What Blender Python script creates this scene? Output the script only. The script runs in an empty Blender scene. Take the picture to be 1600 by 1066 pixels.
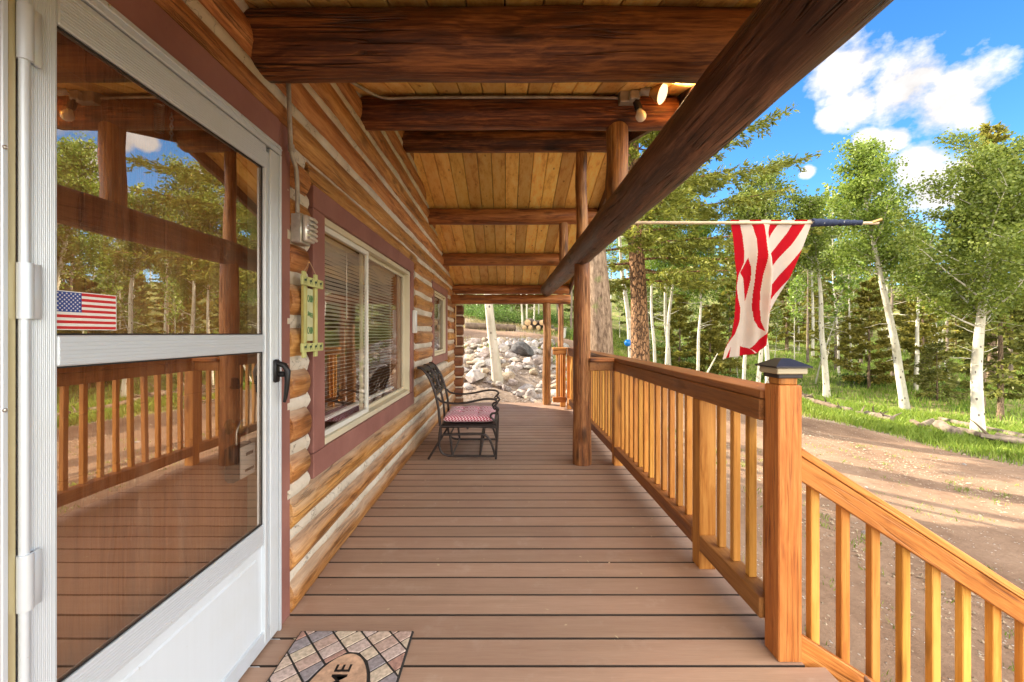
import bpy, math, random
import numpy as np
from mathutils import Vector, Matrix, noise as mnoise
R = math.radians
PI = math.pi
sc = bpy.context.scene
col = sc.collection

# ------------------------------------------------------------------ camera
FPX, VPX, VPY, CH = 650.0, 790.0, 522.0, 1.255      # focal length in photo pixels, vanishing point, eye height
cam_d = bpy.data.cameras.new('camera')
cam = bpy.data.objects.new('camera', cam_d)
col.objects.link(cam)
cam.location = (0, 0, CH)
cam.rotation_euler = (R(90), 0, 0)
cam_d.sensor_width = 36
cam_d.lens = FPX / 1600 * 36
cam_d.shift_x = (800 - VPX) / 1600
cam_d.shift_y = (VPY - 533) / 1600
cam_d.clip_start = 0.05
cam_d.clip_end = 1000
sc.camera = cam

# ------------------------------------------------------------------ light
SUN_EL, SUN_AZ = 26.0, 33.0       # sun from the left (-X), AZ degrees towards +Y
w = bpy.data.worlds.new("World")
sc.world = w
w.use_nodes = True
sc.view_settings.view_transform = 'Standard'
sc.view_settings.look = 'None'
sc.view_settings.gamma = 1
sc.view_settings.exposure = 2.45
sc.view_settings.use_curve_mapping = False

SD = Vector((-math.cos(R(SUN_AZ)) * math.cos(R(SUN_EL)), math.sin(R(SUN_AZ)) * math.cos(R(SUN_EL)), math.sin(R(SUN_EL))))
sl = bpy.data.lights.new('sun', 'SUN')
sl.energy = 3.4
sl.angle = R(0.6)
sl.color = (1.0, 0.87, 0.68)
so = bpy.data.objects.new('sun', sl)
so.rotation_euler = SD.to_track_quat('Z', 'Y').to_euler()
so.location = (-10, 4, 12)
col.objects.link(so)


# ------------------------------------------------------------------ node helpers
class NT:
    def __init__(s, nt):
        s.nt = nt
        nt.nodes.clear()

    def n(s, typ, _props=None, **inp):
        nd = s.nt.nodes.new(typ)
        for k, v in (_props or {}).items():
            setattr(nd, k, v)
        for k, v in inp.items():
            key = k.replace('_', ' ')
            if key.startswith('i') and key[1:].isdigit():
                sock = nd.inputs[int(key[1:])]
            else:
                sock = nd.inputs[key]
            s.set(sock, v)
        return nd

    def set(s, sock, v):
        if isinstance(v, bpy.types.NodeSocket):
            s.nt.links.new(v, sock)
        elif isinstance(v, bpy.types.Node):
            s.nt.links.new(v.outputs[0], sock)
        else:
            if isinstance(v, tuple) and len(v) == 3 and sock.type == 'RGBA':
                v = (*v, 1)
            sock.default_value = v

    def math(s, op, a, b=0.0, c=0.0, clamp=False):
        nd = s.nt.nodes.new('ShaderNodeMath')
        nd.operation = op
        nd.use_clamp = clamp
        s.set(nd.inputs[0], a); s.set(nd.inputs[1], b); s.set(nd.inputs[2], c)
        return nd.outputs[0]

    def vmath(s, op, a, b=(0, 0, 0)):
        nd = s.nt.nodes.new('ShaderNodeVectorMath')
        nd.operation = op
        s.set(nd.inputs[0], a)
        if op == 'SCALE':
            s.set(nd.inputs['Scale'], b)
        else:
            s.set(nd.inputs[1], b)
        return nd.outputs['Value'] if op in ('DOT_PRODUCT', 'LENGTH') else nd.outputs[0]

    def noise(s, vec, scale, detail=4, rough=.55, dist=0.0, out=0):
        nd = s.n('ShaderNodeTexNoise', Scale=scale, Detail=float(detail), Roughness=rough, Distortion=dist)
        if vec is not None:
            s.set(nd.inputs['Vector'], vec)
        return nd.outputs[out]

    def ramp(s, fac, stops, interp='LINEAR'):
        nd = s.nt.nodes.new('ShaderNodeValToRGB')
        cr = nd.color_ramp
        cr.interpolation = interp
        while len(cr.elements) < len(stops):
            cr.elements.new(0.5)
        for e, (p, c) in zip(cr.elements, stops):
            e.position = p
            e.color = (*c, 1) if isinstance(c, tuple) else (c, c, c, 1)
        s.set(nd.inputs[0], fac)
        return nd.outputs[0]

    def mix(s, fac, a, b, mode='MIX'):
        nd = s.nt.nodes.new('ShaderNodeMix')
        nd.data_type = 'RGBA'
        nd.blend_type = mode
        s.set(nd.inputs[0], fac); s.set(nd.inputs[6], a); s.set(nd.inputs[7], b)
        return nd.outputs[2]

    def maprange(s, v, a, b, c=0.0, d=1.0):
        nd = s.n('ShaderNodeMapRange')
        s.set(nd.inputs[0], v)
        for i, x in enumerate((a, b, c, d)):
            nd.inputs[i + 1].default_value = x
        return nd.outputs[0]

    def bump(s, h, strength=.3, dist=.01):
        return s.n('ShaderNodeBump', Strength=strength, Distance=dist, Height=h).outputs[0]

    def out(s, shader):
        o = s.nt.nodes.new('ShaderNodeOutputMaterial')
        s.nt.links.new(shader if isinstance(shader, bpy.types.NodeSocket) else shader.outputs[0], o.inputs[0])


def new_mat(name):
    m = bpy.data.materials.new(name)
    m.use_nodes = True
    return m, NT(m.node_tree)


def coords(t, scale=(1, 1, 1), rnd=True):
    tc = t.n('ShaderNodeTexCoord').outputs['Object']
    v = t.vmath('MULTIPLY', tc, scale)
    if rnd:
        r = t.n('ShaderNodeObjectInfo').outputs['Random']
        off = t.vmath('SCALE', (37.0, 91.0, 53.0), r)
        v = t.vmath('ADD', v, off)
    return v


def pbr(t, color, rough=.6, normal=None, metallic=0.0, spec=0.5, **kw):
    b = t.n('ShaderNodeBsdfPrincipled', Roughness=rough, Metallic=metallic)
    t.set(b.inputs['Base Color'], color)
    t.set(b.inputs['Specular IOR Level'], spec)
    if normal is not None:
        t.set(b.inputs['Normal'], normal)
    for k, v in kw.items():
        t.set(b.inputs[k.replace('_', ' ')], v)
    t.out(b)
    return b


# ------------------------------------------------------------------ world sky with clouds
t = NT(w.node_tree)
sky = t.n('ShaderNodeTexSky', {'sky_type': 'NISHITA', 'sun_disc': False, 'sun_elevation': R(SUN_EL),
                               'sun_rotation': R(360 - 90 + SUN_AZ), 'altitude': 2600.0, 'air_density': 1.0,
                               'dust_density': 0.6, 'ozone_density': 1.6})
d = t.n('ShaderNodeTexCoord').outputs['Generated']
skyc = t.n('ShaderNodeHueSaturation', Saturation=1.30, Value=.60, Color=sky).outputs[0]


def sky_dir(px, py):
    return Vector(((px - VPX) / FPX, 1, (VPY - py) / FPX)).normalized()


n1 = t.noise(t.vmath('MULTIPLY', d, (1, 1, 1.5)), 8.0, 9, .60)
n2 = t.noise(t.vmath('ADD', d, (3.1, 1.7, .4)), 16, 5, .6)
nn = t.math('ADD', t.math('MULTIPLY', t.math('SUBTRACT', n1, .5), .34), t.math('MULTIPLY', t.math('SUBTRACT', n2, .5), .16))
mask = None
for px, py, rad in [(1322, 112, 3.6), (1340, 165, 2.6), (1415, 140, 4.2), (1480, 158, 4.2), (1395, 218, 1.8), (1355, 218, 1.5), (1440, 118, 2.4),
                    (1455, 290, 4.0), (1440, 252, 2.6), (1560, 330, 3.5), (1262, 268, .9), (1300, 185, 1.6), (1515, 182, 2.0)]:
    dn = t.vmath('DOT_PRODUCT', t.vmath('NORMALIZE', d), tuple(sky_dir(px, py)))
    ang = t.math('ARCCOSINE', t.math('MINIMUM', dn, .999999))
    v = t.math('SUBTRACT', 1.0, t.math('DIVIDE', ang, R(rad)))
    mask = v if mask is None else t.math('MAXIMUM', mask, v)
m1 = t.maprange(t.math('ADD', mask, t.math('MULTIPLY', nn, 6.0)), .12, .50)
# scattered fair-weather clouds elsewhere (they also reach the reflections)
dd = t.vmath('MULTIPLY', d, (1, 1, 2.6))
n3 = t.noise(t.vmath('ADD', dd, (11.3, 4.2, 2.2)), 2.6, 8, .6)
m2 = t.math('MULTIPLY', t.maprange(n3, .60, .74), .8)
far = t.maprange(t.vmath('DOT_PRODUCT', t.vmath('NORMALIZE', d), tuple(sky_dir(1420, 150))), .80, .90, 1.0, 0.0)
m = t.math('MAXIMUM', m1, t.math('MULTIPLY', m2, far))
shade = t.maprange(t.math('ADD', t.math('MULTIPLY', n1, .6), t.math('MULTIPLY', n2, .4)), .36, .62, 1.25, 2.0)
cl = t.vmath('SCALE', (1.0, .965, .95), shade)
skymix = t.mix(m, skyc, cl)
# bright cloud bank behind the camera, unseen, added as fill light for the porch
yv = t.n('ShaderNodeSeparateXYZ', Vector=t.vmath('NORMALIZE', d)).outputs[1]
bank = t.maprange(t.math('ADD', yv, t.math('MULTIPLY', t.math('SUBTRACT', n3, .5), .5)), -.12, .12, 1.0, 0.0)
skymix = t.mix(bank, skymix, t.vmath('SCALE', (1.0, .95, .88), t.maprange(n2, .3, .7, 6.8, 8.6)))
SKY_STR = 0.13
bg = t.n('ShaderNodeBackground', Color=skymix, Strength=SKY_STR)
o = w.node_tree.nodes.new('ShaderNodeOutputWorld')
w.node_tree.links.new(bg.outputs[0], o.inputs[0])


# ------------------------------------------------------------------ mesh helpers
class MB:
    def __init__(s):
        s.v = []; s.f = []; s.m = []

    def add(s, verts, faces, mi=0):
        b = len(s.v)
        s.v += [tuple(x) for x in verts]
        for f in faces:
            s.f.append(tuple(b + i for i in f)); s.m.append(mi)
        return s

    def box(s, x0, x1, y0, y1, z0, z1, c=0.003, mi=0, M=None):
        """chamfered box"""
        lo = (min(x0, x1), min(y0, y1), min(z0, z1)); hi = (max(x0, x1), max(y0, y1), max(z0, z1))
        c = min(c, *(0.45 * (hi[i] - lo[i]) for i in range(3)))
        V = []; idx = {}
        for sx in (0, 1):
            for sy in (0, 1):
                for sz in (0, 1):
                    sg = (sx, sy, sz)
                    for a in range(3):       # vertex on the face normal to axis a
                        p = []
                        for k in range(3):
                            e = hi[k] if sg[k] else lo[k]
                            if k != a:
                                e += -c if sg[k] else c
                            p.append(e)
                        idx[(sg, a)] = len(V)
                        V.append(p)
        F = []
        for a in range(3):
            b, d_ = (a + 1) % 3, (a + 2) % 3
            for sd in (0, 1):
                q = []
                for ub, ud in ((0, 0), (1, 0), (1, 1), (0, 1)):
                    sg = [0, 0, 0]; sg[a] = sd; sg[b] = ub; sg[d_] = ud
                    q.append(idx[(tuple(sg), a)])
                F.append(q if sd else q[::-1])
        for a in range(3):                    # edges parallel to axis a
            b, d_ = (a + 1) % 3, (a + 2) % 3
            for ub in (0, 1):
                for ud in (0, 1):
                    s0 = [0, 0, 0]; s0[b] = ub; s0[d_] = ud
                    s1 = list(s0); s1[a] = 1
                    q = [idx[(tuple(s0), b)], idx[(tuple(s1), b)], idx[(tuple(s1), d_)], idx[(tuple(s0), d_)]]
                    F.append(q if (ub ^ ud) else q[::-1])
        for sg in [(i, j, k) for i in (0, 1) for j in (0, 1) for k in (0, 1)]:
            q = [idx[(sg, 0)], idx[(sg, 1)], idx[(sg, 2)]]
            F.append(q if (sum(sg) % 2) else q[::-1])
        if M is not None:
            V = [tuple(M @ Vector(p)) for p in V]
        return s.add(V, F, mi)

    def tube(s, pts, rad, n=8, mi=0, caps=True, squash=None, wob=0.0, seed=0, phase=0.0):
        pts = [Vector(p) for p in pts]
        if not hasattr(rad, '__len__'):
            rad = [rad] * len(pts)
        V = []; F = []
        tan = []
        for i in range(len(pts)):
            a = pts[max(i - 1, 0)]; b = pts[min(i + 1, len(pts) - 1)]
            tan.append((b - a).normalized())
        ref = Vector((0, 0, 1)) if abs(tan[0].z) < .9 else Vector((1, 0, 0))
        u = tan[0].cross(ref).normalized()
        for i, p in enumerate(pts):
            u = (u - tan[i] * u.dot(tan[i])).normalized()
            v = tan[i].cross(u)
            for k in range(n):
                a = 2 * PI * k / n + phase
                r = rad[i]
                if wob:
                    q = p * 1.3 + (u * math.cos(a) + v * math.sin(a)) * .8 + Vector((seed * 7.1, seed * 3.3, seed))
                    r *= 1 + wob * (mnoise.noise(q * 1.7) + .5 * mnoise.noise(q * 6))
                o_ = u * math.cos(a) * r + v * math.sin(a) * r
                V.append(p + o_)
        for i in range(len(pts) - 1):
            for k in range(n):
                k2 = (k + 1) % n
                F.append((i * n + k, i * n + k2, (i + 1) * n + k2, (i + 1) * n + k))
        if caps:
            F.append(tuple(range(n))[::-1])
            F.append(tuple((len(pts) - 1) * n + k for k in range(n)))
        return s.add(V, F, mi)

    def lathe(s, prof, centre=(0, 0, 0), axis='Z', n=20, mi=0, M=None):
        V = []; F = []
        for r, z in prof:
            for k in range(n):
                a = 2 * PI * k / n
                V.append(Vector((r * math.cos(a), r * math.sin(a), z)))
        for i in range(len(prof) - 1):
            for k in range(n):
                k2 = (k + 1) % n
                F.append((i * n + k, i * n + k2, (i + 1) * n + k2, (i + 1) * n + k))
        F.append(tuple(range(n))[::-1]); F.append(tuple((len(prof) - 1) * n + k for k in range(n)))
        if M is None:
            M = Matrix.Translation(centre)
        return s.add([M @ v for v in V], F, mi)

    def build(s, name, mats, parent=None, smooth=35, loc=None):
        me = bpy.data.meshes.new(name)
        off = Vector((0, 0, 0))
        if loc is not None:
            off = Vector(loc)
        p = parent
        while p is not None:
            off = off + p.location
            p = p.parent
        me.from_pydata([tuple(Vector(v) - off) for v in s.v], [], s.f)
        if not isinstance(mats, (list, tuple)):
            mats = [mats]
        for m_ in mats:
            me.materials.append(m_)
        me.polygons.foreach_set('material_index', s.m)
        me.update()
        if smooth:
            me.shade_smooth()
            if smooth < 180:
                me.set_sharp_from_angle(angle=R(smooth))
        ob = bpy.data.objects.new(name, me)
        if loc is not None:
            ob.location = loc
        ob.parent = parent
        col.objects.link(ob)
        return ob


def tag(o_, label=None, cat=None, group=None, kind=None):
    if label: o_['label'] = label
    if cat: o_['category'] = cat
    if group: o_['group'] = group
    if kind: o_['kind'] = kind
    return o_


def thing(name, label, cat, loc=(0, 0, 0), group=None):
    e = bpy.data.objects.new(name, None)
    e.empty_display_size = .1
    e.location = loc
    col.objects.link(e)
    return tag(e, label, cat, group)


def copy_tree(o_, parent=None):
    c = o_.copy()
    col.objects.link(c)
    c.parent = parent
    for ch in list(o_.children):
        copy_tree(ch, c)
    return c


def fast_mesh(name, V, nper, mats, parent=None, mi=None, smooth=False, loc=None):
    """V: (N*nper,3) array, every nper verts one face"""
    V = np.asarray(V, dtype=np.float32)
    nf = len(V) // nper
    me = bpy.data.meshes.new(name)
    me.vertices.add(len(V))
    me.vertices.foreach_set('co', V.ravel())
    me.loops.add(len(V))
    me.loops.foreach_set('vertex_index', np.arange(len(V), dtype=np.int32))
    me.polygons.add(nf)
    me.polygons.foreach_set('loop_start', np.arange(0, len(V), nper, dtype=np.int32))
    for m_ in mats:
        me.materials.append(m_)
    if mi is not None:
        me.polygons.foreach_set('material_index', np.asarray(mi, dtype=np.int32))
    me.update(calc_edges=True)
    me.validate()
    ob = bpy.data.objects.new(name, me)
    if loc is not None: ob.location = loc
    ob.parent = parent
    col.objects.link(ob)
    return ob


def PX(px, y):
    return (px - VPX) * y / FPX


def PZ(py, y):
    return CH + (VPY - py) * y / FPX


# ------------------------------------------------------------------ materials
def wood_mat(name, axis, c_dark, c_mid, c_lite, rough=.5, knots=.5, grain=1.0, bumps=.3, weather=None, varied=.12, crack=.6, spec=.35, fine=1.0):
    m_, t = new_mat(name)
    sc_ = [14.0 * fine, 14.0 * fine, 14.0 * fine]
    sc_[axis] = 1.1 * fine
    v = coords(t, tuple(sc_))
    base = coords(t, (1, 1, 1))
    warp = t.noise(base, 2.2, 3, .5, out=1)
    v = t.vmath('ADD', v, t.vmath('SCALE', t.vmath('SUBTRACT', warp, (.5, .5, .5)), 1.1))
    g1 = t.noise(v, 1.0 * grain, 6, .62)
    g2 = t.noise(v, 4.5 * grain, 4, .6)
    fs = [110.0, 110.0, 110.0]; fs[axis] = 3.2
    g3 = t.noise(coords(t, tuple(fs)), 1.0, 4, .7)
    f = t.math('ADD', t.math('MULTIPLY', g1, .48), t.math('ADD', t.math('MULTIPLY', g2, .22), t.math('MULTIPLY', g3, .30)))
    c = t.ramp(f, [(.38, c_dark), (.48, c_mid), (.60, c_lite)])
    # knots: voronoi cells stretched a little along the grain
    ks = [6.0, 6.0, 6.0]; ks[axis] = 2.2
    vo = t.n('ShaderNodeTexVoronoi', Scale=1.0, Vector=coords(t, tuple(ks)), Randomness=1.0)
    kd = t.math('ADD', vo.outputs['Distance'], t.math('MULTIPLY', t.math('SUBTRACT', g2, .5), .16))
    kn = t.maprange(kd, .08, .22, 1.0, 0.0)
    c = t.mix(t.math('MULTIPLY', kn, knots), c, tuple(x * .35 for x in c_dark))
    # drying cracks
    cs = [26.0, 26.0, 26.0]; cs[axis] = .9
    cr = t.noise(coords(t, tuple(cs)), 1.0, 2, .5)
    ck = t.maprange(t.math('ABSOLUTE', t.math('SUBTRACT', cr, .5)), .0, .026, 1.0, 0.0)
    patch = t.maprange(t.noise(base, 1.6, 2), .48, .6)
    ck = t.math('MULTIPLY', ck, t.math('MULTIPLY', patch, crack))
    c = t.mix(ck, c, tuple(x * .3 for x in c_dark))
    big = t.noise(base, 1.3, 3)
    c = t.mix(t.maprange(big, .35, .7, 0.0, .45), c, tuple(x * .62 for x in c_mid))
    rr = t.n('ShaderNodeObjectInfo').outputs['Random']
    hsv = t.n('ShaderNodeHueSaturation', Color=c)
    t.set(hsv.inputs['Value'], t.maprange(rr, 0, 1, 1 - varied, 1 + varied))
    t.set(hsv.inputs['Hue'], t.maprange(t.math('FRACT', t.math('MULTIPLY', rr, 7.3)), 0, 1, .492, .508))
    c = hsv.outputs[0]
    if weather:
        geo = t.n('ShaderNodeNewGeometry')
        nz = t.n('ShaderNodeSeparateXYZ', Vector=geo.outputs['Normal']).outputs[2]
        pz = t.n('ShaderNodeSeparateXYZ', Vector=geo.outputs['Position']).outputs[2]
        wv = t.math('ADD', t.math('ADD', nz, t.math('MULTIPLY', t.math('SUBTRACT', g1, .5), 1.6)), t.math('MULTIPLY', pz, -.32))
        wf = t.maprange(wv, -.15, .5, 0.0, .7)
        wc = t.ramp(g2, [(.3, tuple(x * .62 for x in weather)), (.6, weather)])
        c = t.mix(wf, c, wc)
    h = t.math('SUBTRACT', t.math('ADD', t.math('MULTIPLY', f, .8), t.math('MULTIPLY', kn, .5)), t.math('MULTIPLY', ck, 1.5))
    nrm = t.bump(h, min(bumps * 2.2, 1.0), .016)
    r_ = t.maprange(g1, .3, .7, max(rough - .12, .05), min(rough + .15, 1))
    pbr(t, c, r_, nrm, spec=spec)
    return m_


M = {}
# stained logs (wall logs along Y, beams along X, posts along Z)
LD, LM, LL = (.12, .040, .012), (.40, .165, .045), (.66, .34, .12)
M['wall_log'] = wood_mat('honey stained log', 1, LD, LM, LL, .5, .55, weather=(.46, .36, .27))
M['corner_log'] = wood_mat('dark stained log end', 0, (.06, .02, .008), (.17, .062, .02), (.28, .12, .04), .6, .4)
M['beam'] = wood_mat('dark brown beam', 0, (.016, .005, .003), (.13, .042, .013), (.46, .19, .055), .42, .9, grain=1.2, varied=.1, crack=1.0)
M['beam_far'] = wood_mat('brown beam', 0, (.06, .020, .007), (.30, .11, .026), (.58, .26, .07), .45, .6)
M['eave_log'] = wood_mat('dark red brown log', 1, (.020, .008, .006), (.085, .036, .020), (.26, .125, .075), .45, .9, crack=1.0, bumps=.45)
M['post'] = wood_mat('brown post', 2, (.05, .018, .007), (.25, .10, .028), (.56, .29, .10), .5, .8, bumps=.45)
ceil_seed = {}


def plank_mat(name, across, width, axis, c_dark, c_mid, c_lite, rough=.5, knots=.6, var=.25):
    m_, t = new_mat(name)
    tc = t.n('ShaderNodeTexCoord').outputs['Object']
    sep = t.n('ShaderNodeSeparateXYZ', Vector=tc)
    cell = t.math('FLOOR', t.math('ADD', t.math('DIVIDE', sep.outputs[across], width), .0001))
    wn = t.n('ShaderNodeTexWhiteNoise', {'noise_dimensions': '1D'}, W=cell)
    rnd = wn.outputs['Value']
    off = t.vmath('SCALE', wn.outputs['Color'], 31.0)
    s_ = [16.0] * 3; s_[axis] = 1.3
    v = t.vmath('ADD', t.vmath('MULTIPLY', tc, tuple(s_)), off)
    g1 = t.noise(v, 1.0, 5, .6)
    g2 = t.noise(v, 5.0, 3, .6)
    f = t.math('ADD', t.math('MULTIPLY', g1, .72), t.math('MULTIPLY', g2, .28))
    c = t.ramp(f, [(.3, c_dark), (.48, c_mid), (.68, c_lite)])
    ks = [9.0] * 3; ks[axis] = 4.2
    vo = t.n('ShaderNodeTexVoronoi', Scale=1.0, Vector=t.vmath('ADD', t.vmath('MULTIPLY', tc, tuple(ks)), off))
    kn = t.maprange(t.math('ADD', vo.outputs['Distance'], t.math('MULTIPLY', g2, .08)), .07, .16, 1.0, 0.0)
    c = t.mix(t.math('MULTIPLY', kn, knots), c, tuple(x * .45 for x in c_dark))
    hs = t.n('ShaderNodeHueSaturation', Color=c)
    t.set(hs.inputs['Value'], t.maprange(rnd, 0, 1, 1 - var, 1 + var * .6))
    t.set(hs.inputs['Hue'], t.maprange(t.math('FRACT', t.math('MULTIPLY', rnd, 9.7)), 0, 1, .487, .507))
    c = hs.outputs[0]
    pbr(t, c, rough, t.bump(f, .2, .006), spec=.35)
    return m_


M['ceil'] = plank_mat('knotty pine boards', 0, .148, 1, (.56, .25, .05), (.92, .58, .15), (.98, .74, .28), .5, .85, .34)
M['railwood'] = {a: wood_mat('cedar stained lumber', a, (.20, .058, .014), (.50, .185, .038), (.68, .31, .08), .5, .95, grain=.9, crack=.5, varied=.15, bumps=.15) for a in (0, 1, 2)}
M['baluster'] = wood_mat('golden baluster wood', 2, (.34, .125, .024), (.58, .255, .048), (.70, .36, .085), .5, .7, grain=.8, crack=.1, varied=.2, bumps=.12)
M['raildark'] = wood_mat('brown stained lumber', 1, (.15, .05, .016), (.30, .115, .034), (.42, .18, .06), .45, .5, grain=.8, crack=.15, bumps=.15)


def simple(name, c, rough=.5, metallic=0.0, nscale=None, namt=.15, bumpv=.0, spec=.5, **kw):
    m_, t = new_mat(name)
    cc = c
    nrm = None
    if nscale:
        nz = t.noise(coords(t), nscale, 5, .6)
        cc = t.mix(t.maprange(nz, .3, .7, 0, 1), tuple(x * (1 - namt) for x in c), tuple(min(x * (1 + namt), 1) for x in c))
        if bumpv:
            nrm = t.bump(nz, bumpv, .004)
    pbr(t, cc, rough, nrm, metallic, spec, **kw)
    return m_


# composite deck boards: brown with reddish and grey streaks across X
m_, t = new_mat('brown composite decking')
tc = t.n('ShaderNodeTexCoord').outputs['Object']
sep = t.n('ShaderNodeSeparateXYZ', Vector=tc)
cell = t.math('FLOOR', t.math('DIVIDE', t.math('SUBTRACT', sep.outputs[1], 1.433 % .1429), .1429))
wn = t.n('ShaderNodeTexWhiteNoise', {'noise_dimensions': '1D'}, W=cell)
v = t.vmath('ADD', t.vmath('MULTIPLY', tc, (1.2, 22, 10)), t.vmath('SCALE', wn.outputs['Color'], 23.0))
g1 = t.noise(v, 1.0, 6, .65)
g2 = t.noise(t.vmath('MULTIPLY', tc, (9, 200, 60)), 1.0, 3, .6)
blot = t.noise(tc, 2.2, 4, .55)
c = t.ramp(g1, [(.25, (.31, .20, .14)), (.5, (.375, .25, .178)), (.75, (.43, .295, .215))])
c = t.mix(t.maprange(blot, .42, .7, 0, .55), c, (.40, .25, .18))
c = t.mix(t.maprange(g2, .35, .7, 0, .22), c, (.17, .085, .05))
dust = t.noise(tc, 5.5, 6, .7)
c = t.mix(t.maprange(dust, .56, .76, 0, .45), c, (.50, .40, .32))
c = t.mix(t.maprange(t.noise(tc, 1.1, 5, .6), .5, .72, 0, .4), c, (.22, .14, .10))
hs = t.n('ShaderNodeHueSaturation', Color=c)
t.set(hs.inputs['Value'], t.maprange(wn.outputs['Value'], 0, 1, .87, 1.10))
# small pale specks
sp = t.n('ShaderNodeTexVoronoi', Scale=3.0, Vector=tc)
spk = t.maprange(sp.outputs['Distance'], .008, .02, 1, 0)
c = t.mix(t.math('MULTIPLY', spk, .5), hs.outputs[0], (.6, .55, .5))
pbr(t, c, t.maprange(blot, .3, .7, .48, .66), t.bump(t.math('ADD', g2, t.math('MULTIPLY', g1, .5)), .22, .003), spec=.4)
M['deck'] = m_

# chinking
m_, t = new_mat('grey cream chinking mortar')
v = coords(t)
a = t.noise(v, 3, 5, .6); b = t.noise(v, 40, 4, .6)
c = t.ramp(a, [(.3, (.48, .41, .31)), (.6, (.64, .58, .48)), (.8, (.72, .67, .58))])
c = t.mix(t.maprange(b, .55, .75, 0, .4), c, (.35, .3, .22))
cr = t.noise(t.vmath('MULTIPLY', v, (1, .8, 1)), 4, 6, .6)
ck = t.maprange(t.math('ABSOLUTE', t.math('SUBTRACT', cr, .5)), 0, .006, 1, 0)
c = t.mix(t.math('MULTIPLY', ck, .7), c, (.12, .1, .07))
pbr(t, c, .9, t.bump(t.math('SUBTRACT', b, ck), .5, .006), spec=.2)
M['chink'] = m_

# painted trim
m_, t = new_mat('mauve brown painted trim')
v = coords(t)
a = t.noise(t.vmath('MULTIPLY', v, (1, 1, 1)), 3, 5, .6); b = t.noise(v, 60, 3)
c = t.ramp(a, [(.3, (.22, .092, .075)), (.7, (.32, .15, .122))])
c = t.mix(t.maprange(t.noise(v, 18, 5, .7), .66, .74, 0, .5), c, (.13, .06, .04))
pbr(t, c, .6, t.bump(t.math('ADD', a, b), .15, .003), spec=.35)
M['trim'] = m_

# aluminium / vinyl
def alu(name, axis, c=(.64, .70, .76), met=.0, rough=.42):
    m_, t = new_mat(name)
    s_ = [60.0] * 3; s_[axis] = 1.0
    v = coords(t, tuple(s_), False)
    g = t.noise(v, 1.0, 4, .6)
    b_ = t.noise(coords(t), 2.5, 6, .6)
    cc = t.mix(t.maprange(g, .3, .7, 0, .2), c, tuple(x * .86 for x in c))
    cc = t.mix(t.maprange(b_, .5, .8, 0, .4), cc, (c[0] * .80, c[1] * .74, c[2] * .60))
    spots = t.noise(coords(t), 45, 3, .7)
    cc = t.mix(t.maprange(spots, .70, .76, 0, .5), cc, (.35, .33, .3))
    pbr(t, cc, rough, t.bump(g, .05, .001), met, .5)
    return m_


M['aluz'] = alu('brushed white aluminium upright', 2, met=.35)
M['aluy'] = alu('brushed white aluminium rail', 1, met=.35)
M['kick'] = alu('dull white metal panel', 2, (.60, .66, .72), .0, .5)
M['bronzejamb'] = alu('yellowed metal jamb', 2, (.55, .47, .27), .5, .35)
M['vinyl'] = simple('almond vinyl', (.62, .56, .40), .45, 0, 3, .08)
M['vinylw'] = simple('white vinyl', (.68, .68, .62), .45, 0, 3, .08)
M['blackmetal'] = simple('black metal', (.02, .02, .022), .4, .5, 30, .3)
M['steel'] = simple('steel', (.6, .6, .58), .3, 1.0, 20, .1)
M['galv'] = simple('galvanised grey metal', (.50, .49, .43), .4, .7, 25, .2)
M['conduit'] = simple('dusty conduit', (.40, .36, .29), .5, .4, 12, .35)
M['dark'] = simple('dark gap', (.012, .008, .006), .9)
M['brass'] = simple('aged brass', (.35, .24, .09), .35, .9, 20, .2)
M['rubberseal'] = simple('black gasket', (.015, .015, .015), .6)


def glass_mat(name, refl, tint, wav, wscale, gcol=(.97, .97, 1.0), dirt=0.0):
    m_, t = new_mat(name)
    v = coords(t, (1, 1, 1), False)
    nz = t.noise(t.vmath('MULTIPLY', v, (1, 1, .6)), wscale, 1, .4)
    nrm = t.bump(nz, 1.0, wav)
    gl = t.n('ShaderNodeBsdfGlossy', Color=gcol, Roughness=.0, Normal=nrm)
    tr = t.n('ShaderNodeBsdfTransparent', Color=tint)
    lw = t.n('ShaderNodeLayerWeight', Blend=.5).outputs['Facing']
    fac = t.maprange(lw, 0, 1, refl * .75, min(refl * 1.35, .95))
    mx = t.n('ShaderNodeMixShader')
    t.set(mx.inputs[0], fac); t.set(mx.inputs[1], tr.outputs[0]); t.set(mx.inputs[2], gl.outputs[0])
    if dirt:
        vv = t.vmath('MULTIPLY', v, (1, 14, 1.2))
        sm = t.math('MULTIPLY', t.maprange(t.noise(vv, 1.0, 6, .7), .45, .75), t.maprange(t.noise(v, 3.0, 4), .35, .7))
        dm_ = t.n('ShaderNodeMixShader')
        t.set(dm_.inputs[0], t.math('ADD', t.math('MULTIPLY', sm, dirt), .012)); t.set(dm_.inputs[1], mx.outputs[0])
        t.set(dm_.inputs[2], t.n('ShaderNodeBsdfDiffuse', Color=(.55, .42, .30)).outputs[0])
        mx = dm_
    t.out(mx)
    return m_


M['doorglass'] = glass_mat('storm door glass', .48, (.85, .80, .74), .00030, 5.0, (1.0, .91, .80), .14)
M['winglass'] = glass_mat('window glass', .19, (.92, .92, .90), .0004, 4.0)

M['innerdoor'] = wood_mat('brown inner door', 2, (.26, .08, .03), (.50, .18, .07), (.66, .28, .12), .35, .3, grain=.8, crack=.1)
M['room'] = simple('interior panelling', (.30, .14, .06), .7, 0, 3, .3)
M['blind'] = simple('ivory blind slats', (.90, .86, .78), .45)

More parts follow.
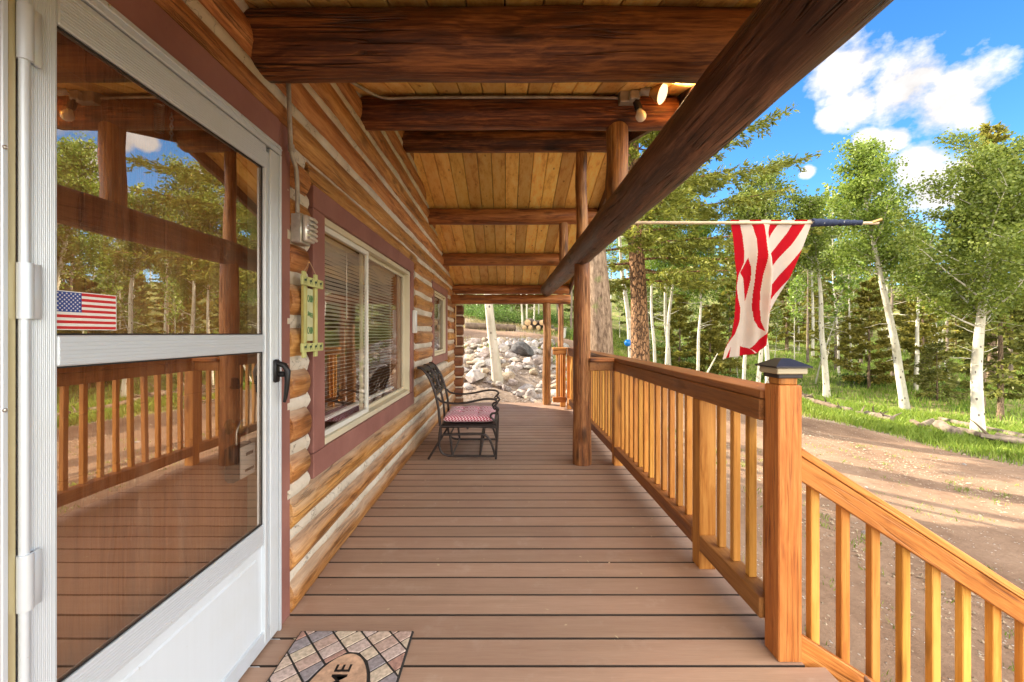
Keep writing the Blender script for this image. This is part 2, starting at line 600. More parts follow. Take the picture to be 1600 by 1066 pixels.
# ------------------------------------------------------------------ terrain
CP = [(1.5, 0, -.80), (3, 1, -.88), (3, 4, -.85), (1.6, 4, -.62), (5, 0, -.95), (5, 6, -.9), (1.7, 6.5, -.45), (1.3, 7.6, -.30),
      (0, 7.75, -.10), (-1, 8.1, -.08), (-3, 9, 0), (-1, 9.0, .05), (0, 9.2, .20), (.9, 9.0, -.02), (0, 10.5, .52), (0, 12.6, 1.02), (1.6, 12.4, .85),
      (1.5, 10, .15), (3, 9.5, -.35), (0, 14, 1.12), (-1, 15, 1.22), (1.8, 15, 1.10), (0, 17.5, 1.42), (1.5, 18, 1.38),
      (-5, 13, 1.15), (-5, 20, 1.9), (3, 13, .35), (3.5, 17, .7), (4.5, 12, -.15), (5, 24, 1.3), (4, 9, -.6),
      (9, 7, -.9), (9, 12, -.9), (6.5, 12, -.75), (8, 18, -.62), (8, 25, .0), (9, 2, -.95), (9, -10, -1.0), (0, -10, -.9), (-10, -5, -.6), (-4, 4, -.5),
      (14, 5, -.85), (14, 12, -.75), (14, 20, -.35), (20, 10, -.8), (22, 20, -.5), (34, 30, -.3), (25, 38, 2.5), (12, 38, 3.2),
      (0, 28, 2.9), (-10, 30, 4.0), (0, 45, 7), (15, 60, 9), (40, 60, 8), (60, 40, 3), (60, 0, -1), (30, -30, -1), (-40, 10, 1), (-40, 60, 8),
      (0, 95, 14), (60, 100, 14), (110, 60, 8), (-60, 100, 14), (120, -60, 0), (-80, -60, 0), (0, -60, -2)]
CPa = np.array(CP, float)


def _k(d2):
    return np.sqrt(d2 + .4)


_P = CPa[:, :2]
_A = _k(((_P[:, None] - _P[None]) ** 2).sum(-1))
_Wt = np.linalg.solve(_A + 1e-3 * np.eye(len(_P)), CPa[:, 2])


def gz_arr(x, y):
    x = np.asarray(x, float).ravel(); y = np.asarray(y, float).ravel()
    outp = np.zeros_like(x)
    for i in range(0, len(x), 20000):
        q = np.stack([x[i:i + 20000], y[i:i + 20000]], 1)
        outp[i:i + 20000] = _k(((q[:, None] - _P[None]) ** 2).sum(-1)) @ _Wt
    # small undulation
    outp += .035 * np.sin(x * 1.3 + 1) * np.sin(y * 1.1) + .018 * np.sin(x * 3.1 + y * 2.3)
    return outp


def gz(x, y):
    return float(gz_arr([x], [y])[0])


def axis_pts(lo, hi, c, fine, growth=1.09):
    a = [c]; s_ = fine
    while a[-1] < hi:
        if a[-1] > c + 14: s_ *= growth
        a.append(a[-1] + s_)
    b = [c]; s_ = fine
    while b[-1] > lo:
        if b[-1] < c - 8: s_ *= growth
        b.append(b[-1] - s_)
    return np.array(b[::-1] + a[1:])


ROAD = [(5.2, -60), (5.2, -20), (5.2, 0), (5.1, 6), (4.9, 9), (4.4, 11.5), (3.3, 13.8), (1.2, 15.0), (-2, 15.3), (-8, 15.0), (-20, 16)]
ROADW = [3.7, 3.7, 3.7, 3.65, 3.2, 2.6, 1.9, 1.55, 1.5, 1.5, 1.5]


def road_dist(x, y):
    """signed: negative inside the road"""
    best = np.full(x.shape, 1e9)
    for (a, b, wa, wb) in zip(ROAD[:-1], ROAD[1:], ROADW[:-1], ROADW[1:]):
        ax, ay = a; bx, by = b
        L2 = (bx - ax) ** 2 + (by - ay) ** 2
        tt = np.clip(((x - ax) * (bx - ax) + (y - ay) * (by - ay)) / L2, 0, 1)
        dx = x - (ax + tt * (bx - ax)); dy = y - (ay + tt * (by - ay))
        best = np.minimum(best, np.hypot(dx, dy) - (wa + tt * (wb - wa)))
    return best


def dirt_mat(name, c0, c1, c2, pebbles=1.0):
    m_, t = new_mat(name)
    v = coords(t, (1, 1, 1), False)
    a = t.noise(v, .7, 6, .62); b = t.noise(v, 9, 6, .7); c_ = t.noise(v, 60, 4, .7)
    st = t.noise(t.vmath('MULTIPLY', v, (2.6, .35, 1)), 1.0, 4, .55)     # wheel-track streaks along the road
    f = t.math('ADD', t.math('MULTIPLY', a, .4), t.math('ADD', t.math('MULTIPLY', b, .3), t.math('MULTIPLY', st, .3)))
    c = t.ramp(f, [(.36, c0), (.5, c1), (.64, c2)])
    vo = t.n('ShaderNodeTexVoronoi', Scale=26.0, Vector=v)
    rndc = t.n('ShaderNodeSeparateColor', Color=vo.outputs['Color']).outputs[0]
    peb = t.math('MULTIPLY', t.maprange(vo.outputs['Distance'], .18, .26, 1, 0), t.maprange(rndc, .72, .76, 0, 1))
    c = t.mix(t.math('MULTIPLY', peb, .75 * pebbles), c, t.mix(rndc, (.38, .30, .24), (.60, .53, .46)))
    c = t.mix(t.maprange(c_, .55, .8, 0, .35), c, tuple(x * .5 for x in c0))
    h = t.math('ADD', t.math('ADD', t.math('MULTIPLY', b, .6), t.math('MULTIPLY', peb, .6)), t.math('MULTIPLY', c_, .25))
    return m_, t, c, t.bump(h, .9, .03)


m_, t, c, nrm = dirt_mat('reddish brown dirt road', (.15, .092, .06), (.23, .148, .098), (.31, .212, .145))
pbr(t, c, .95, nrm, spec=.15)
M['road'] = m_
m_, t, c, nrm = dirt_mat('gravelly yard and forest floor', (.15, .108, .08), (.25, .19, .145), (.36, .29, .235), 1.3)
att = t.n('ShaderNodeAttribute', {'attribute_name': 'grass'}).outputs['Fac']
v = coords(t, (1, 1, 1), False)
ga = t.noise(v, 1.1, 5, .65); gb = t.noise(v, 14, 5, .7)
gc = t.ramp(t.math('ADD', t.math('MULTIPLY', ga, .55), t.math('MULTIPLY', gb, .45)), [(.36, (.09, .11, .025)), (.5, (.17, .20, .045)), (.64, (.32, .30, .10))])
litter = t.noise(v, 2.3, 6, .7)
gc = t.mix(t.maprange(litter, .50, .64, 0, .9), gc, (.33, .235, .13))
gf = t.maprange(t.math('ADD', att, t.math('MULTIPLY', t.math('SUBTRACT', t.math('ADD', t.math('MULTIPLY', ga, .5), t.math('MULTIPLY', gb, .5)), .5), 1.8)), .42, .56)
c = t.mix(gf, c, gc)
pbr(t, c, .95, nrm, spec=.15)
M['ground'] = m_

xs = axis_pts(-95, 140, 4.0, .3); ys = axis_pts(-70, 130, 9.0, .3)
GX, GY = np.meshgrid(xs, ys)
GZ = gz_arr(GX, GY).reshape(GX.shape)
rdg = road_dist(GX, GY)
# the ground dips a little under the road sheet and is cut low under the house
GZg = GZ - np.where(rdg < -.35, .05, 0)
GZg = np.where((GX > -6) & (GX < 1.0) & (GY > -.6) & (GY < 7.6), np.minimum(GZg, -.4), GZg)
V = np.stack([GX, GY, GZg], -1).reshape(-1, 3)
ny, nx = GX.shape
ii = np.arange((ny - 1) * (nx - 1)); r_, c_ = ii // (nx - 1), ii % (nx - 1)
Fq = np.stack([r_ * nx + c_, r_ * nx + c_ + 1, (r_ + 1) * nx + c_ + 1, (r_ + 1) * nx + c_], 1)


def grid_mesh(name, V, F, mats):
    me = bpy.data.meshes.new(name)
    me.vertices.add(len(V)); me.vertices.foreach_set('co', V.astype(np.float32).ravel())
    me.loops.add(F.size); me.loops.foreach_set('vertex_index', F.astype(np.int32).ravel())
    me.polygons.add(len(F)); me.polygons.foreach_set('loop_start', np.arange(0, F.size, F.shape[1], dtype=np.int32))
    me.materials.append(mats)
    me.update(calc_edges=True)
    me.shade_smooth()
    ob = bpy.data.objects.new(name, me); col.objects.link(ob)
    return ob


g_o = grid_mesh('ground', V, Fq, M['ground'])
tag(g_o, kind='structure')
gx_, gy_ = GX.ravel(), GY.ravel()
grass = np.clip((rdg.ravel() - .0) / .6, 0, 1)
yard = (gx_ < 5.5) & (gy_ < 12.0)
grass = np.where(yard, np.where(gy_ < 7.3, .30, .12), grass)
grass = np.where((gy_ > 12.5) & (gx_ < 2.5) & (rdg.ravel() > 0), .30 + .012 * (gy_ - 17), grass)
grass = np.where((gy_ > 7.5) & (gy_ < 17) & (gx_ > 2) & (gx_ < 5.5) & (rdg.ravel() > 0), .55, grass)
at = g_o.data.attributes.new('grass', 'FLOAT', 'POINT')
at.data.foreach_set('value', np.clip(grass, 0, 1).astype(np.float32))

# road sheet: strip laid along the path
rp = []
for i in range(len(ROAD) - 1):
    a, b = Vector(ROAD[i]), Vector(ROAD[i + 1])
    nseg = max(2, int((b - a).length / .35))
    for k in range(nseg):
        f = k / nseg
        rp.append((a.lerp(b, f), ROADW[i] * (1 - f) + ROADW[i + 1] * f))
rp.append((Vector(ROAD[-1]), ROADW[-1]))
cen = np.array([tuple(p[0]) for p in rp]); wid = np.array([p[1] for p in rp])
for _ in range(14):
    cen[1:-1] = (cen[:-2] + 2 * cen[1:-1] + cen[2:]) / 4
tg = np.gradient(cen, axis=0); tg /= np.linalg.norm(tg, axis=1)[:, None]
nm = np.stack([tg[:, 1], -tg[:, 0]], 1)
NC = 25
us = np.linspace(-1, 1, NC)
rv = []
for i in range(len(cen)):
    edge = 1 + .035 * math.sin(i * .37) + .025 * math.sin(i * 1.1 + 1)
    for u_ in us:
        p = cen[i] + nm[i] * wid[i] * u_ * edge
        rv.append((p[0], p[1], 0))
rv = np.array(rv)
rz = gz_arr(rv[:, 0], rv[:, 1])
uu = np.tile(us, len(cen))
rz += .012 - .07 * np.clip((np.abs(uu) - .93) / .07, 0, 1) - .03 * np.exp(-((np.abs(uu) - .42) / .13) ** 2) + .02
rv[:, 2] = rz
F = []
for i in range(len(cen) - 1):
    for k in range(NC - 1):
        F.append((i * NC + k, i * NC + k + 1, (i + 1) * NC + k + 1, (i + 1) * NC + k))
rd = grid_mesh('dirt_road', rv, np.array(F), M['road'])
tag(rd, kind='structure')

# ------------------------------------------------------------------ the log cabin
cabin = thing('log_cabin', 'log cabin with honey stained logs, pale chinking and a gabled porch roof on log posts', 'cabin', (0, 0, 0))
RIDGE_Y, RIDGE_Z, SL = 4.0, 3.21, .29


def roof_z(y):
    return RIDGE_Z - SL * abs(y - RIDGE_Y)


rs = random.Random(5)


def log_mesh(p0, p1, r, seed, n=24, wob=.05, step=.12, taper=0.0):
    mb = MB()
    p0, p1 = Vector(p0), Vector(p1)
    L = (p1 - p0).length
    k = max(2, int(L / step))
    pts = [p0.lerp(p1, i / k) for i in range(k + 1)]
    bend = Vector((mnoise.noise((seed, 0, 0)), mnoise.noise((0, seed, 0)), mnoise.noise((0, 0, seed)))) * .012
    rads = []
    for i in range(k + 1):
        f = i / k
        pts[i] = pts[i] + bend * math.sin(f * PI * 2 + seed)
        rads.append(r * (1 - taper * f))
    # rounded ends
    d_ = (p1 - p0).normalized()
    pts = [pts[0] - d_ * 0.0] + [pts[0] + d_ * .012] + pts[1:-1] + [pts[-1] - d_ * .012, pts[-1]]
    rads = [rads[0] * .9] + [rads[0]] + rads[1:-1] + [rads[-1], rads[-1] * .9]
    mb.tube(pts, rads, n, wob=wob, seed=seed)
    return mb


COURSE0, CSTEP = .06, .193
WX = -1.035
DOOR = (.60, 1.86, 2.165)
W1 = (2.03, 4.46, .50, 2.03)
W2 = (5.44, 7.03, .80, 1.99)
kk = 0
for k in range(0, 17):
    z = COURSE0 + CSTEP * k + (.012 if k == 0 else 0)
    half = (RIDGE_Z - (z - .10)) / SL
    ylo, yhi = max(-1.6, 4 - half), min(8.05, 4 + half)
    if yhi - ylo < .3:
        continue
    segs = [(ylo, yhi)]
    for (a, b, z0, z1) in ((DOOR[0], DOOR[1], -1, DOOR[2]), W1, W2):
        if z0 - .045 < z < z1 + .045:
            ns = []
            for (s0, s1) in segs:
                if b <= s0 or a >= s1:
                    ns.append((s0, s1)); continue
                if a > s0: ns.append((s0, a))
                if b < s1: ns.append((b, s1))
            segs = ns
    for (s0, s1) in segs:
        if s1 - s0 < .06: continue
        kk += 1
        rr = .0895 + rs.uniform(-.004, .006)
        if k == 0: rr = .10
        log_mesh((WX, s0, z), (WX, s1, z), rr, kk * 1.7, wob=.055).build('wall_log', M['wall_log'], cabin, 50)

for (a, b, zc, rr) in ((DOOR[0], DOOR[1], 2.218, .050), (W1[0], W1[1], 2.052, .056), (W2[0], W2[1], 2.02, .058)):
    kk += 1
    log_mesh((-1.005, a - .02, zc), (-1.005, b + .02, zc), rr, kk * 1.7, wob=.08).build('wall_log', M['wall_log'], cabin, 50)
# chinking bands between the logs (one mesh, interrupted by the openings)
mb = MB()
for k in range(-1, 17):
    z = COURSE0 + CSTEP * (k + .5)
    half = (RIDGE_Z - (z - .05)) / SL
    ylo, yhi = max(-1.6, 4 - half), min(7.95, 4 + half)
    segs = [(ylo, yhi)]
    for (a, b, z0, z1) in ((DOOR[0], DOOR[1], -1, DOOR[2]), W1, W2):
        if z0 < z < z1:
            ns = []
            for (s0, s1) in segs:
                if b <= s0 or a >= s1:
                    ns.append((s0, s1)); continue
                if a > s0: ns.append((s0, a + .02))
                if b < s1: ns.append((b - .02, s1))
            segs = ns
    for (s0, s1) in segs:
        n = max(2, int((s1 - s0) / .05))
        V = []; F = []
        for i in range(n + 1):
            y = s0 + (s1 - s0) * i / n
            for j in range(7):
                tt = -1 + 2 * j / 6
                hz = .062 + .012 * mnoise.noise((y * 3, k * 5.1, tt))
                xx = -.964 - .030 * abs(tt) ** 1.6 + .010 * mnoise.noise((y * 2.3, k * 3.7, tt * .8)) + .004 * mnoise.noise((y * 14, k, tt * 3))
                V.append((xx, y, z + tt * hz))
            V.append((-1.06, y, z + .06)); V.append((-1.06, y, z - .06))
        for i in range(n):
            b = i * 9
            for j in range(6):
                F.append((b + j, b + 9 + j, b + 10 + j, b + j + 1))
            F.append((b + 6, b + 15, b + 16, b + 7)); F.append((b + 0, b + 8, b + 17, b + 9))
        F.append((0, 1, 2, 3, 4, 5, 6, 7, 8)); e = n * 9
        F.append(tuple(e + q for q in (8, 7, 6, 5, 4, 3, 2, 1, 0)))
        mb.add(V, F)
mb.build('chinking', M['chink'], cabin, 60)

# wall core (dark, behind logs), with window and door openings left free
mb = MB()
XB0, XB1 = -1.16, -1.065
ops = [(.70, 1.78, -.5, 2.05), (2.2, 4.15, .62, 1.90), (5.62, 6.88, .90, 1.92)]
ycuts = [-1.6, .70, 1.78, 2.2, 4.15, 5.62, 6.88, 7.95]
for i in range(len(ycuts) - 1):
    a, b = ycuts[i], ycuts[i + 1]
    op = [o_ for o_ in ops if abs(o_[0] - a) < .01]
    ztop = min(roof_z(a), roof_z(b), 3.0)
    ztop = 2.05 if a < 0 else max(2.0, ztop)
    if op:
        o_ = op[0]
        if o_[2] > -.4: mb.box(XB0, XB1, a, b, -.8, o_[2])
        mb.box(XB0, XB1, a, b, o_[3], ztop)
    else:
        mb.box(XB0, XB1, a, b, -.8, ztop)
# other outer walls of the cabin
mb.box(-6.2, -6.0, -1.6, 7.95, -.8, 2.15)
mb.box(-6.0, XB0, 7.80, 7.95, -.8, 2.02)
mb.box(-6.0, XB0, -1.6, -1.45, -.8, 1.6)
mb.build('wall_core', M['room'], cabin, 30)
MB().box(-5.99, XB0 - .002, -1.44, 7.79, -.12, -.02).build('room_floor', M['room'], cabin, 30)
# stove-lit room furnishings are not visible; a plain partition keeps the room from being empty
MB().box(-3.6, -3.5, -1.44, 7.79, -.02, 2.1).build('room_partition', M['room'], cabin, 30)

# crossing corner logs at the far end
for k in range(-1, 10):
    z = COURSE0 + CSTEP * (k + .5)
    if z > 1.85: continue
    kk += 1
    xe = -.80 + rs.uniform(-.015, .02)
    mb = MB()
    mb.box(-2.0, xe, 7.80, 8.02, z - .088, z + .088, .028)
    ob = mb.build('corner_log', M['corner_log'], cabin, 60)
mb = MB()
for k in range(-1, 10):
    z = COURSE0 + CSTEP * k
    if z < 1.9:
        mb.box(-2.0, -.812, 7.797, 7.98, z - .013, z + .013, .004)
mb.build('corner_chinking', M['chink'], cabin, 40)

# ------------- door
door = bpy.data.objects.new('storm_door', None); col.objects.link(door); door.parent = cabin
door['label'] = 'white aluminium storm door with two glass panes'
DX = -.955
T = M['trim']
MB().box(-1.06, -.965, 1.772, 1.865, -.02, 2.168, .004).build('door_trim', T, cabin, 30)
MB().box(-1.06, -.963, .60, 1.771, 2.052, 2.170, .004).build('door_trim', T, cabin, 30)
MB().box(-1.06, -.958, .60, .785, -.02, 2.050, .004).build('door_trim', T, cabin, 30)
MB().box(-1.10, -.93, .735, 1.775, -.03, -.004, .004).build('threshold', M['aluy'], cabin, 30)
# fixed outer frame
mb = MB()
mb.box(-1.00, -.952, .7862, .7975, 0, 2.05, .002)
mb.box(-1.00, -.952, 1.757, 1.771, 0, 2.012, .002)
mb.box(-1.00, -.952, .798, 1.771, 2.013, 2.051, .003)
mb.box(-.952, -.946, .787, 1.765, 2.030, 2.036, .002)
fr = mb.build('outer_frame', M['aluz'], door, 30)
mb = MB()
mb.box(-.996, -.957, .798, .815, 0, 2.012, .003)
mb.build('jamb_channel', M['bronzejamb'], door, 30)
def screw(x_, y_, z_):
    MB().lathe([(.0, .0), (.0045, .0), (.004, .002), (.0015, .0035)], n=10, M=Matrix.Translation((x_, y_, z_)) @ Matrix.Rotation(R(90), 4, 'Y')).build('screw', M['steel'], door, 30)
for z in (.30, 1.11, 1.61): screw(-.952, .791, z)
for y in (1.0, 1.25, 1.5, 1.74): screw(-.952, y, 2.044)
# hinges: rod with knuckles
mb = MB()
mb.tube([(-.951, .822, .0), (-.951, .822, 2.0)], .0085, 12)
mb.build('hinge_rod', M['aluz'], door, 60)
for z in (.20, .765, 1.34, 1.85):
    mb = MB()
    mb.tube([(-.949, .822, z - .055), (-.949, .822, z + .055)], .0125, 14)
    mb.box(-.950, -.9425, .822, .848, z - .055, z + .055, .002)
    mb.build('hinge', M['aluz'], door, 50)


def ribbed(mb, x1, y0, y1, z0, z1, vertical=True, n=6, depth=.0013, x0=-.985):
    """door frame member with fine reeds on its face"""
    mb.box(x0, x1, y0, y1, z0, z1, .003)
    n *= 2
    for i in range(n):
        if vertical:
            a = y0 + (y1 - y0) * (.10 + .8 * i / n); wdt = (y1 - y0) * .8 / n * .62
            mb.box(x1 - .001, x1 + depth * (1 if i % 2 else .6), a, a + wdt, z0 + .002, z1 - .002, .0008)
        else:
            a = z0 + (z1 - z0) * (.10 + .8 * i / n); wdt = (z1 - z0) * .8 / n * .62
            mb.box(x1 - .001, x1 + depth * (1 if i % 2 else .6), y0 + .002, y1 - .002, a, a + wdt, .0008)


G0, G1 = .888, 1.647          # glass in Y
mb = MB(); ribbed(mb, DX, .834, G0, .012, 2.008, True, 6); mb.build('stile', M['aluz'], door, 30)
mb = MB(); ribbed(mb, DX, 1.690, 1.754, .012, 2.008, True, 3); mb.box(-.985, DX + .004, G1, 1.660, .03, 1.915, .002); mb.box(-.985, DX - .006, 1.661, 1.689, .03, 1.99, .003)
mb.build('stile', M['aluz'], door, 30)
mb = MB(); ribbed(mb, DX, G0 + .001, 1.660, 1.918, 2.008, False, 5); mb.build('top_rail', M['aluy'], door, 30)
mb = MB(); ribbed(mb, DX - .001, G0 + .001, G1 - .001, 1.185, 1.252, False, 3); mb.build('middle_rail', M['aluy'], door, 30)
mb = MB(); ribbed(mb, DX - .001, G0 + .001, G1 - .001, .420, .500, False, 4); mb.build('middle_rail', M['aluy'], door, 30)
mb = MB(); mb.box(-.982, DX - .010, G0 + .001, 1.689, .05, .419, .004); mb.box(-.982, DX - .005, .93, 1.61, .09, .385, .006)
mb.build('kick_panel', M['kick'], door, 30)
mb = MB(); ribbed(mb, DX, G0 + .001, 1.689, .012, .075, False, 3); mb.build('bottom_rail', M['aluy'], door, 30)
GXP = -.968
for (z0, z1) in ((1.2525, 1.9175), (.5005, 1.1845)):
    mb = MB()
    V = []; F = []
    n = 30
    for i in range(n + 1):
        for j in range(n + 1):
            y = G0 + (G1 - G0) * i / n; z = z0 + (z1 - z0) * j / n
            V.append((GXP, y, z))
    for i in range(n):
        for j in range(n):
            a = i * (n + 1) + j
            F.append((a, a + n + 1, a + n + 2, a + 1))
    mb.add(V, F)
    mb.build('glass_pane', M['doorglass'], door, 180)
    mb = MB()
    for (a, b, c0, c1) in ((G0, G0 + .004, z0, z1), (G1 - .004, G1, z0, z1), (G0 + .004, G1 - .004, z0, z0 + .004), (G0 + .004, G1 - .004, z1 - .004, z1)):
        mb.box(GXP + .0015, GXP + .006, a, b, c0, c1, .001)
    mb.build('gasket', M['rubberseal'], door, 30)
# handle
mb = MB()
mb.box(-.952, -.940, 1.700, 1.738, 1.055, 1.150, .006)
mb.tube([(-.944, 1.719, 1.135), (-.915, 1.721, 1.125), (-.902, 1.722, 1.10), (-.905, 1.724, 1.05), (-.912, 1.726, 1.0), (-.918, 1.727, .972)],
        [.011, .012, .012, .010, .008, .006], 10)
mb.tube([(-.95, 1.728, 1.088), (-.915, 1.728, 1.088)], .012, 12)
mb.build('handle', M['blackmetal'], door, 60)
# inner side latch
mb = MB(); mb.box(-1.0, -.985, 1.66, 1.70, 1.02, 1.09, .004); mb.tube([(-1.0, 1.68, 1.06), (-1.03, 1.66, 1.06), (-1.03, 1.60, 1.05)], .007, 8)
mb.build('latch', M['blackmetal'], door, 50)
# spring and chain inside the top
mb = MB()
pts = []
for i in range(150):
    a = i / 10 * 2 * PI
    pts.append((-.995 + .011 * math.cos(a), 1.195 + .011 * math.sin(a), 1.915 - i * .00055))
mb.tube(pts, .0018, 5)
mb.build('closer_spring', M['steel'], door, 60)
mb = MB()
for i in range(9):
    a = [(-.992 + .0 * i, 1.235 + .006 * math.cos(q * PI / 4) * (1 if i % 2 else .3), 1.905 - i * .011 + .008 * math.sin(q * PI / 4)) for q in range(9)]
    mb.tube(a, .0013, 5)
mb.build('chain', M['steel'], door, 60)

# inner door
idr = bpy.data.objects.new('inner_door', None); col.objects.link(idr); idr.parent = cabin
mb = MB()
mb.box(-1.10, -1.075, .82, 1.735, .0, 2.04, .003)
for (z0, z1) in ((.2, .9), (1.05, 1.9)):
    for (y0, y1) in ((.92, 1.24), (1.31, 1.62)):
        mb.box(-1.076, -1.068, y0, y1, z0, z1, .008)
mb.build('door_slab', M['innerdoor'], idr, 30)
MB().box(-1.10, -1.02, 1.737, 1.771, 0, 2.05, .003).build('jamb', M['vinyl'], idr, 30)
MB().box(-1.10, -1.02, .787, .818, 0, 2.05, .003).build('jamb', M['vinyl'], idr, 30)
MB().box(-1.10, -1.02, .82, 1.735, 2.042, 2.052, .001).build('jamb', M['vinyl'], idr, 30)
mb = MB()
mb.lathe([(.0, 0), (.03, 0), (.03, .006), (.014, .012), (.014, .030), (.026, .038), (.028, .052), (.018, .062), (.0, .064)], n=20, M=Matrix.Translation((-1.074, 1.612, .895)) @ Matrix.Rotation(R(90), 4, 'Y'))
mb.build('door_knob', M['brass'], idr, 50)
mb = MB(); mb.lathe([(.0, 0), (.024, 0), (.022, .012), (.0, .013)], n=20, M=Matrix.Translation((-1.074, 1.64, 1.06)) @ Matrix.Rotation(R(90), 4, 'Y'))
mb.build('deadbolt', M['blackmetal'], idr, 50)

# lock box hanging from the knob, behind the glass
lb = thing('lock_box', 'grey key lock box hanging on the knob behind the storm door glass', 'lock box', (-1.02, 1.655, .76))
mb = MB(); mb.box(-1.045, -1.0, 1.535, 1.655, .700, .835, .012); mb.build('case', M['blackmetal'], lb, 60)
mb = MB(); mb.box(-1.0005, -.990, 1.560, 1.650, .708, .828, .008); mb.build('front', simple('silver grey plastic', (.72, .72, .68), .4), lb, 60)
mb = MB(); mb.box(-.9895, -.988, 1.585, 1.63, .79, .803, .0005); mb.box(-.9895, -.988, 1.58, 1.635, .73, .740, .0005)
mb.build('dial_window', M['blackmetal'], lb, 30)
mb = MB(); mb.tube([(-1.02, 1.575, .83), (-1.02, 1.575, .88), (-1.02, 1.595, .92), (-1.02, 1.625, .92), (-1.02, 1.640, .88), (-1.02, 1.640, .83)], .005, 8)
mb.build('shackle', M['steel'], lb, 60)

# flag decal in the lower left of the upper pane
fd = thing('flag_decal', 'small stars and stripes decal in the lower left corner of the storm door glass', 'decal', (-.970, .95, 1.26))
y0, y1, z0, z1 = .893, 1.032, 1.266, 1.348
red = simple('decal red', (.50, .02, .025), .4); wht = simple('decal white', (.75, .72, .68), .4); blu = simple('decal blue', (.015, .05, .25), .4)
mb = MB(); mb.box(-.9678, -.9672, y0 - .002, y1 + .002, z0 - .002, z1 + .002, .0001); mb.build('white_backing', wht, fd, 30)
hs_ = (z1 - z0) / 13
mb = MB()
for i in range(0, 13, 2):
    zt = z1 - i * hs_
    ys_ = y0 + .4 * (y1 - y0) if i < 7 else y0
    mb.add([(-.9668, ys_, zt - hs_), (-.9668, y1, zt - hs_), (-.9668, y1, zt), (-.9668, ys_, zt)], [(0, 1, 2, 3)])
mb.build('red_stripes', red, fd, 0)
mb = MB(); zc = z1 - 7 * hs_
mb.add([(-.9667, y0, zc), (-.9667, y0 + .4 * (y1 - y0), zc), (-.9667, y0 + .4 * (y1 - y0), z1), (-.9667, y0, z1)], [(0, 1, 2, 3)])
mb.build('canton', blu, fd, 0)
mb = MB()
for r_i in range(9):
    for c_i in range(6 if r_i % 2 == 0 else 5):
        cy = y0 + .4 * (y1 - y0) * ((c_i + (.5 if r_i % 2 == 0 else 1)) / 6); cz = z1 - 7 * hs_ * (r_i + .8) / 9.6
        V = []
        for q in range(10):
            rr_ = .0026 if q % 2 == 0 else .0011
            V.append((-.9665, cy + rr_ * math.sin(q * PI / 5), cz + rr_ * math.cos(q * PI / 5)))
        mb.add(V, [tuple(range(10))])
mb.build('stars', wht, fd, 0)


# ------------- windows
def sheet(x, y0, y1, z0, z1):
    return MB().add([(x, y0, z0), (x, y1, z0), (x, y1, z1), (x, y0, z1)], [(0, 1, 2, 3)])


